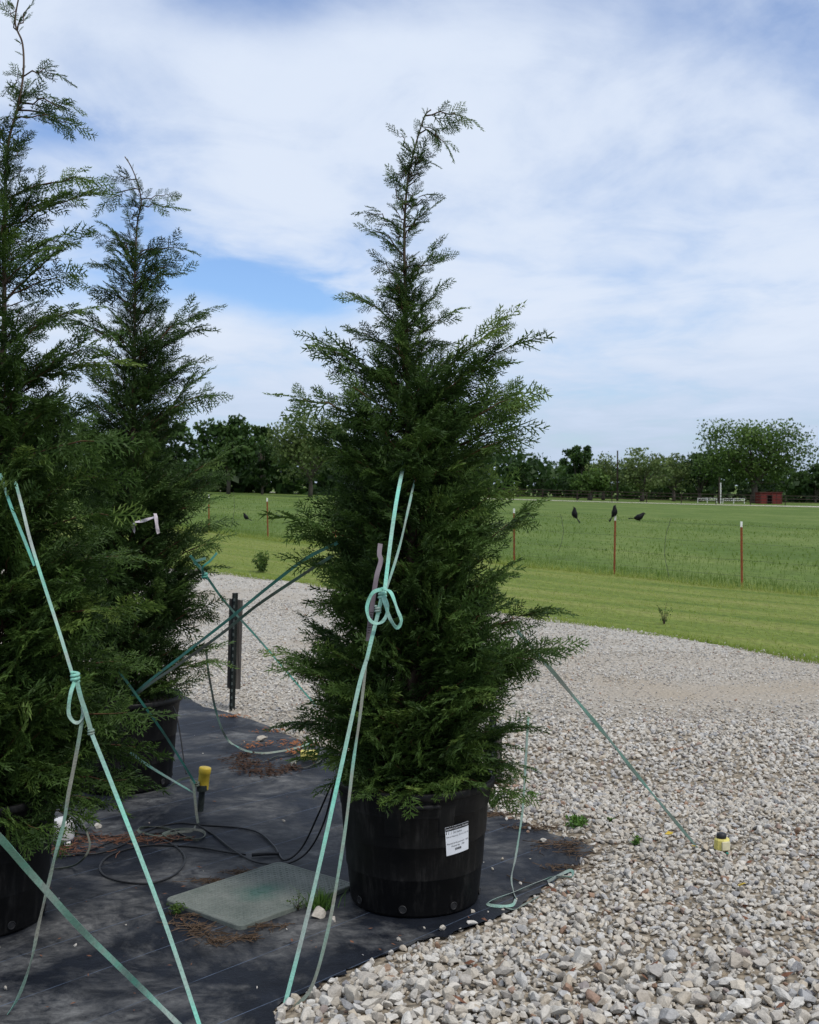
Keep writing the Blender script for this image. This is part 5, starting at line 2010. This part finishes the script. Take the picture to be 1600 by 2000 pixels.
# ------------------------------------------------------------------ stakes, caps, tubing, lid and small things
def board_post(px, base_py, top_py, D, label, lean=0.03, board=True, half=False):
    p = gnd(px, base_py)
    p[1] = D
    p[0] = (px - 800) * D / F
    h = at(px, top_py, D)[2]
    t = thing('stake_post', label, 'post', (p[0], D, 0.0))
    o = MB()
    P = []
    for zz in (0.0, h):
        for (u, v) in ((-0.021, 0.002), (0.021, 0.002), (0.021, -0.006), (0.006, -0.006), (0.006, -0.036), (-0.006, -0.036), (-0.006, -0.006), (-0.021, -0.006)):
            P.append((u + lean * zz, v, zz))
    o.add(P, [((i + 1) % 8, i, 8 + i, 8 + (i + 1) % 8) for i in range(8)] + [tuple(range(15, 7, -1)), tuple(range(8))])
    o.build('t_post', M['tpost_green'], t)
    for z in np.arange(0.06, h - 0.03, 0.052):
        o = MB()
        o.box((lean * z, -0.040, z), (0.011, 0.010, 0.020))
        o.build('stud', M['tpost_stud'], t)
    o = MB()
    z0, z1 = h * 0.20, h - 0.05
    if half:
        z0, z1 = h * 0.08, h - 0.05
    P = []
    for zz in (z0, z1):
        for (u, v) in ((-0.044, 0.006), (0.053, 0.006), (0.053, 0.044), (-0.044, 0.044)):
            P.append((u + lean * zz, v, zz + (0.012 * (u > 0) * -1 if zz == z0 else (-0.008 if u > 0 else 0.006))))
    o.add(P, [(0, 1, 5, 4), (1, 2, 6, 5), (2, 3, 7, 6), (3, 0, 4, 7), (4, 5, 6, 7), (3, 2, 1, 0)])
    bo = o.build('board', M['board'], t)
    return t


board_post(452, 1392, 1158, 8.94, 'dark steel stake with weathered grey board at the cloth edge left of centre')
board_post(962, 1550, 1400, 6.62, 'dark stake with grey board half hidden behind the right of the central pot', 0.01, True, True)


def cap_mesh(r, h, b, c=(0, 0, 0), n=24):
    b.lathe([(r * 0.93, 0.0), (r * 0.95, 0.004), (r * 0.95, h * 0.70), (r * 1.03, h * 0.72), (r * 1.04, h * 0.94), (r * 0.98, h * 0.985), (r * 0.85, h)], n, c, True, True)
    return b


def small_things():
    # standing capped stake
    p = gnd(391, 1585, CLOTH_Z)
    t = thing('capped_stake', 'upright dark stake with bright yellow plastic cap on the cloth', 'stake', p)
    b = MB()
    b.tube([(0, 0, -0.01), (0.010, 0.0, 0.10), (0.016, 0, 0.16)], [0.016, 0.016, 0.016], 8)
    b.tube([(0.012, -0.012, 0.11), (0.013, -0.012, 0.14)], [0.028, 0.026], 10)
    b.build('stake', M['tpost_green'], t)
    b = cap_mesh(0.030, 0.115, MB(), (0, 0, 0))
    o = b.build('cap', M['yellow'], t, True)
    o.location = (0.014, 0, 0.115)
    o.rotation_euler = (0, math.radians(7), 0)
    # fallen cap
    p = gnd(588, 1487, CLOTH_Z)
    b = cap_mesh(0.032, 0.095, MB())
    o = b.build('fallen_cap', M['yellow_pale'], None, True)
    o.location = (p[0], p[1] + 0.03, CLOTH_Z + 0.034)
    o.rotation_euler = (0, math.radians(90), math.radians(-8))
    tag(o, 'faded yellow cap lying on its side at the back of the cloth', 'cap')
    # cut-open yellow cap in the gravel, dark stake end in it
    p = gnd(1410, 1668, 0.045) + np.array([0, 0, 0.022])
    t = thing('cut_cap', 'broken yellow and cream cap with black top standing in the gravel', 'cap', p)
    b = MB()
    b.lathe([(0.029, 0.0), (0.031, 0.004), (0.030, 0.040), (0.026, 0.046)], 8, (0, 0, 0), True, True)
    t.scale = (1.15, 1.15, 1.1)
    o = b.build('shell', M['yellow_pale'], t, False)
    b = MB()
    b.box((0.008, -0.0285, 0.021), (0.034, 0.008, 0.036), 0.25, 0.002)
    b.build('faded_face', M['cream'], t)
    b = MB()
    b.lathe([(0.018, 0.040), (0.020, 0.052), (0.019, 0.064), (0.010, 0.068)], 10, (-0.002, 0, 0), True, True)
    b.build('black_top', M['black'], t, True)
    # white jug behind the left pot
    p = gnd(124, 1650, CLOTH_Z)
    t = thing('white_jug', 'white plastic jug half hidden behind the left pot', 'jug', p)
    b = MB()
    b.lathe([(0.030, 0.022), (0.046, 0.026), (0.050, 0.036), (0.050, 0.105), (0.046, 0.118), (0.030, 0.126)], 20, (0, 0, 0), True, True)
    b.build('body', M['white_plastic'], t, True)
    b = MB()
    b.lathe([(0.014, 0.0), (0.015, 0.004), (0.015, 0.024)], 12, (0.024, -0.02, 0), True, True)
    b.build('spout', M['white_plastic'], t, True)

    # flush irrigation lid
    A, B, Cc, Dd = gnd(351, 1752, CLOTH_Z), gnd(437, 1832, CLOTH_Z), gnd(668, 1738, CLOTH_Z), gnd(572, 1686, CLOTH_Z)
    ctr = (A + B + Cc + Dd) / 4
    ux = ((Cc - B) + (Dd - A)) / 2
    uy = ((A - B) + (Dd - Cc)) / 2
    lw, lh = np.linalg.norm(ux), np.linalg.norm(uy)
    rz = math.atan2(ux[1], ux[0])
    t = thing('valve_box_lid', 'grey green rectangular irrigation box lid set in the cloth', 'lid', (ctr[0], ctr[1], CLOTH_Z), rz)

    def rrect(w, h, rad, n=6):
        P = []
        for (cx, cy, a0) in ((w / 2 - rad, h / 2 - rad, 0), (-w / 2 + rad, h / 2 - rad, 90), (-w / 2 + rad, -h / 2 + rad, 180), (w / 2 - rad, -h / 2 + rad, 270)):
            for k in range(n + 1):
                a = math.radians(a0 + 90 * k / n)
                P.append((cx + rad * math.cos(a), cy + rad * math.sin(a)))
        return P

    def slab(b, rings):
        n = len(rings[0][0])
        V = []
        for P, z in rings:
            V += [(q[0], q[1], z) for q in P]
        fs = []
        for k in range(len(rings) - 1):
            for i in range(n):
                j = (i + 1) % n
                fs.append((k * n + i, k * n + j, (k + 1) * n + j, (k + 1) * n + i))
        fs.append(tuple(range((len(rings) - 1) * n, len(rings) * n)))
        b.add(V, fs)
    b = MB()
    slab(b, [(rrect(lw, lh, 0.035), -0.006), (rrect(lw, lh, 0.035), 0.014), (rrect(lw - 0.006, lh - 0.006, 0.033), 0.018), (rrect(lw - 0.022, lh - 0.022, 0.027), 0.018), (rrect(lw - 0.026, lh - 0.026, 0.026), 0.0155)])
    b.build('plate', M['lid'], t)
    b = MB()
    nx, ny = 34, 20
    for i in range(nx):
        for j in range(ny):
            x = (-0.5 + (i + 0.5 + 0.5 * (j % 2) * 0) / nx) * (lw - 0.05)
            y = (-0.5 + (j + 0.5) / ny) * (lh - 0.05)
            if (x / 0.045) ** 2 + (y / 0.03) ** 2 < 1:
                continue
            s = 1 if (i + j) % 2 else -1
            dx, dy = 0.0052, 0.0022 * s
            b.add([(x - dx, y - dy - 0.0012, 0.0154), (x + dx, y + dy - 0.0012, 0.0154), (x + dx, y + dy + 0.0012, 0.0154), (x - dx, y - dy + 0.0012, 0.0154),
                   (x - dx * .8, y - dy * .8, 0.0178), (x + dx * .8, y + dy * .8, 0.0178)], [(0, 1, 5, 4), (2, 3, 4, 5), (1, 2, 5), (3, 0, 4)])
    tr = b.build('tread_pattern', M['lid'], t)
    tr['kind'] = 'stuff'
    b = MB()
    b.lathe([(0.017, 0.0150), (0.017, 0.0172), (0.012, 0.0180), (0.0, 0.0180)], 14)
    b.build('bolt_boss', M['lid'], t, True)

    # grass tuft and weeds at the lid
    r = np.random.default_rng(77)
    p = gnd(626, 1774, CLOTH_Z)
    n = 230
    x, y = r.normal(0, 0.026, n), r.normal(0, 0.018, n)
    V, Q, T3, T = blades(r, x, y, 0 * x, r.uniform(0.035, 0.095, n), 0.0032, 0.55, np.clip(r.normal(0.55, 0.2, n), 0, 1))
    o = link('grass_tuft', mesh_from('grass_tuft', V, [Q, T3], M['weed'], False, {'tint': T}), None, p)
    tag(o, 'green grass tuft at the right front edge of the irrigation lid', 'grass tuft')
    leafy('weed_plant', 'scrubby olive weed at the left corner of the irrigation lid', gnd(345, 1785, CLOTH_Z), 0.06, 0.06, 170, 0.007, M['leaf_mid'], 71, 9)
    leafy('weed_plant', 'thin upright sprig growing over the right of the irrigation lid', gnd(583, 1778, CLOTH_Z), 0.11, 0.045, 80, 0.005, M['leaf_mid'], 72, 5)

    # litter: straw round the lid, chips, dead foliage, fallen leaves
    def straw(name, label, spots, n, mat, L=(0.03, 0.09), w=0.0016, lift=0.006, cat='litter'):
        b = MB()
        for _ in range(n):
            (px, py, sx, sy) = spots[r.integers(0, len(spots))]
            q = gnd(px, py, CLOTH_Z)
            c = q + np.array([r.normal(0, sx), r.normal(0, sy), r.uniform(0, lift) + 0.002])
            a = r.uniform(0, 6.28)
            l = r.uniform(*L)
            d = np.array([math.cos(a), math.sin(a), r.normal(0, 0.10)])
            m = c + np.array([-d[1], d[0], 0]) * r.normal(0, 0.12) * l
            b.tube([c - d * l / 2, m, c + d * l / 2], w, 3, False)
        o = b.build(name, mat)
        tag(o, label, cat, kind='stuff')
    straw('lid_straw', 'brown straw and needles along the left and front edges of the lid',
          [(352, 1790, .04, .03), (375, 1808, .04, .025), (400, 1824, .04, .025), (425, 1840, .04, .02), (470, 1832, .04, .015), (520, 1812, .04, .015), (420, 1722, .05, .012), (480, 1704, .05, .012)], 260, M['straw'])
    straw('tube_straw', 'reddish dead needles under the drip tubing at left', [(170, 1640, .10, .05), (230, 1640, .10, .04), (320, 1640, .08, .03), (110, 1660, .1, .04)], 260, M['brown_leaf'])
    straw('edge_straw', 'brown needles caught at the pointed right end of the cloth', [(1120, 1665, .06, .06), (1100, 1650, .08, .04), (1040, 1618, .08, .03), (970, 1592, .06, .02), (1100, 1695, .06, .02)], 240, M['straw'])

    def flakes(name, label, spots, n, mat, smin, smax, cat='litter'):
        b = MB()
        for _ in range(n):
            (px, py, sx, sy) = spots[r.integers(0, len(spots))]
            q = gnd(px, py, CLOTH_Z)
            c = q + np.array([r.normal(0, sx), r.normal(0, sy), r.uniform(0.002, 0.014)])
            a = r.uniform(0, 6.28)
            s = r.uniform(smin, smax)
            d = np.array([math.cos(a), math.sin(a), r.normal(0, 0.25)]) * s
            e = np.array([-math.sin(a), math.cos(a), r.normal(0, 0.25)]) * s * r.uniform(0.25, 0.5)
            hgt = np.array([0, 0, s * 0.22])
            b.add([c - d, c - e, c + d, c + e, c + hgt], [(0, 1, 4), (1, 2, 4), (2, 3, 4), (3, 0, 4)])
        tag(b.build(name, mat), label, cat, kind='stuff')
    ring = [(462, 1484, .05, .05), (475, 1497, .05, .05), (500, 1506, .06, .05), (525, 1512, .06, .04), (548, 1506, .05, .05), (568, 1500, .04, .04), (480, 1476, .05, .03), (500, 1492, .06, .04)]
    flakes('bark_chips', 'pile of dark brown bark chips on the cloth behind the capped stake', ring, 620, M['chip'], 0.007, 0.020)
    flakes('dead_foliage', 'orange brown dead foliage scraps at the back of the cloth', [(498, 1458, .06, .05), (535, 1428, .09, .04), (566, 1452, .06, .05), (574, 1470, .03, .04), (590, 1455, .05, .04), (455, 1400, .08, .02)], 330, M['dead'], 0.006, 0.018)
    flakes('scattered_leaf_bits', 'sparse brown leaf bits strewn over the cloth', [(450, 1440, .5, .4), (520, 1530, .4, .3), (300, 1760, .4, .3), (760, 1820, .3, .15), (200, 1900, .4, .2)], 70, M['brown_leaf'], 0.004, 0.013)
    b = MB()
    for _ in range(34):
        px, py = r.uniform(880, 1590), r.uniform(1620, 1990)
        q = gnd(px, py, 0.06)
        if in_poly(np.array([q[0]]), np.array([q[1]]), CLOTH)[0]:
            continue
        c = q + np.array([0, 0, r.uniform(0.01, 0.03)])
        a = r.uniform(0, 6.28)
        s = r.uniform(0.010, 0.026)
        d = np.array([math.cos(a), math.sin(a), r.normal(0, 0.4)]) * s
        e = np.array([-math.sin(a), math.cos(a), r.normal(0, 0.4)]) * s * 0.5
        b.add([c - d, c - e, c + d, c + e, c + np.array([0, 0, s * 0.3])], [(0, 1, 4), (1, 2, 4), (2, 3, 4), (3, 0, 4)])
    tag(b.build('fallen_leaves', M['brown_leaf']), 'scattered reddish brown fallen leaves among the gravel', 'litter', kind='stuff')

    def scrap(px, py, s, mat, label, cat='scrap'):
        q = gnd(px, py, 0.06)
        V = []
        fs = []
        n = 7
        for k in range(n):
            a = k * 6.283 / n
            rr = s * r.uniform(0.6, 1.1)
            V.append((rr * math.cos(a), rr * 0.6 * math.sin(a), r.uniform(0, s * 0.35)))
        top = [(v[0] * .96, v[1] * .96, v[2] + 0.003) for v in V]
        b = MB()
        b.add(V + top, [tuple(range(n - 1, -1, -1)), tuple(range(n, 2 * n))] + [(i, (i + 1) % n, n + (i + 1) % n, n + i) for i in range(n)])
        o = b.build('plastic_scrap', mat, None)
        o.location = (q[0], q[1], q[2] + 0.026)
        o.scale = (1.4, 1.4, 1.4)
        o.rotation_euler = (r.normal(0.3, 0.2), r.normal(0, 0.3), r.uniform(0, 6.28))
        tag(o, label, cat)
    scrap(1307, 1640, 0.015, M['yellow'], 'yellow plastic scrap in the gravel left of the slanting strap')
    scrap(1354, 1666, 0.013, M['yellow'], 'yellow plastic scrap at the foot of the slanting right strap')
    scrap(1450, 1742, 0.017, M['yellow'], 'yellow plastic scrap lying lowest in the gravel at right')
    M['teal'] = plain('teal_plastic', (0.03, 0.30, 0.22), 0.5, 0.3, 0.1, 20)
    scrap(1420, 1680, 0.011, M['teal'], 'small teal plastic bit beneath the broken yellow cap')

    def stick(pts, rad, label, name='twig_on_cloth'):
        P = [gnd(px, py, CLOTH_Z + 0.004) for px, py in pts]
        b = MB()
        b.tube(catmull(P, 4), np.linspace(rad, rad * 0.5, len(catmull(P, 4))), 5)
        q = catmull(P, 4)
        i = len(q) // 2
        d = q[i + 1] - q[i - 1]
        b.tube([q[i], q[i] + np.array([-d[1], d[0], 0.01]) * 0.9], rad * 0.6, 4)
        tag(b.build(name, M['twig']), label, 'twig')
    stick([(600, 1935), (630, 1930), (660, 1922)], 0.005, 'bare twig at the gravel edge by the strap end')
    stick([(990, 1709), (1012, 1720), (1030, 1724), (1045, 1726)], 0.003, 'thin dark twig on the cloth behind the folded strap')

    # drip tubing
    def tube(label, spec, rad=0.0043, name='drip_tube'):
        P = []
        for (px, py, d) in spec:
            P.append(gnd(px, py, CLOTH_Z + rad) if d is None else at(px, py, d))
        P = catmull(P, 7)
        off = gnd(spec[0][0], spec[0][1], CLOTH_Z) if spec[0][2] is None else np.zeros(3)
        b = MB()
        b.tube(P, rad, 7)
        o = b.build(name, M['rubber'], None, True)
        return tag(o, label, 'tube')
    tube('black drip tube making the big oval loop left of the irrigation lid',
         [(480, 1669, None), (440, 1664, None), (395, 1656, None), (345, 1652, None), (280, 1652, None), (220, 1668, None), (196, 1690, None), (205, 1710, None), (245, 1723, None), (295, 1725, None), (335, 1712, None), (358, 1690, None), (358, 1668, None), (335, 1648, None), (290, 1632, None), (215, 1634, None), (130, 1625, None)])
    tube('black drip tube arching from the left tubing up to the central pot',
         [(95, 1665, None), (180, 1668, None), (235, 1652, None), (290, 1622, None), (345, 1608, None), (400, 1612, None), (460, 1616, None), (505, 1626, None), (535, 1652, None), (556, 1680, None), (590, 1655, 5.35), (622, 1590, 5.2), (648, 1530, 5.05)])
    tube('black drip tube sagging across the cloth and up beside the first at the central pot',
         [(388, 1612, None), (420, 1632, None), (450, 1656, None), (490, 1680, None), (530, 1688, None), (570, 1684, None), (604, 1660, 5.3), (632, 1608, 5.15), (652, 1535, 5.0)])
    tube('black drip tube running from the left pot along the cloth', [(70, 1660, None), (120, 1672, None), (170, 1662, None), (230, 1640, None), (300, 1628, None), (350, 1622, None)])
    tube('thin black tube dropping from the left rear pot', [(338, 1380, 6.50), (346, 1400, 6.42), (353, 1440, 6.38), (360, 1490, 6.33), (364, 1512, 6.30)], 0.0035)
    b = MB()
    P = [gnd(px, py, CLOTH_Z + 0.009) for px, py in ((492, 1670), (515, 1668), (545, 1667))]
    b.tube(P, 0.0085, 8)
    tag(b.build('tube_connector', M['rubber'], None, True), 'thick black tube end lying behind the irrigation lid', 'connector')

    # mauve tag hanging in the central tree and pale tape tied in the rear one
    t = thing('hanging_tag', 'long mauve ribbon tag hanging in the central tree behind the bow', 'tag', at(720, 1250, 4.28))
    off = np.array(t.location)
    b = MB()
    ribbon(b, [at(743, 1062, 4.36) - off, at(741, 1082, 4.33) - off, at(744, 1095, 4.31) - off, at(737, 1120, 4.28) - off, at(733, 1142, 4.27) - off, at(729, 1170, 4.27) - off, at(724, 1205, 4.27) - off, at(719, 1252, 4.28) - off], 0.017, twist0=0.25, wob=0.1, seed=90)
    b.build('ribbon', M['tag'], t)
    for k in range(9):
        q = at(726 - k * 0.7, 1196 + k * 5, 4.262) - off
        b = MB()
        b.box(q, (0.009 if k % 3 else 0.012, 0.0012, 0.0022))
        b.build('print_mark', M['ink'], t)
    t = thing('flagging_tape', 'pale pinkish tape tied round the rear left tree', 'tape', at(300, 1020, 6.12))
    off = np.array(t.location)
    b = MB()
    ribbon(b, [at(262, 1040, 6.30) - off, at(262, 1022, 6.24) - off, at(280, 1017, 6.19) - off, at(303, 1010, 6.16) - off], 0.016, twist0=0.2, wob=0.5, seed=91)
    b.build('band', M['tape'], t)
    b = MB()
    ribbon(b, [at(303, 1003, 6.16) - off, at(305, 1012, 6.15) - off, at(307, 1030, 6.15) - off, at(310, 1042, 6.16) - off], 0.018, twist0=0.5, wob=0.3, seed=92)
    b.build('hanging_end', M['tape'], t)


small_things()
tot = 0
for o in scene.objects:
    if o.type == 'MESH':
        tot += sum(1 for _ in ()) + len(o.data.loops) - 2 * len(o.data.polygons)
print('TRIANGLES', tot)
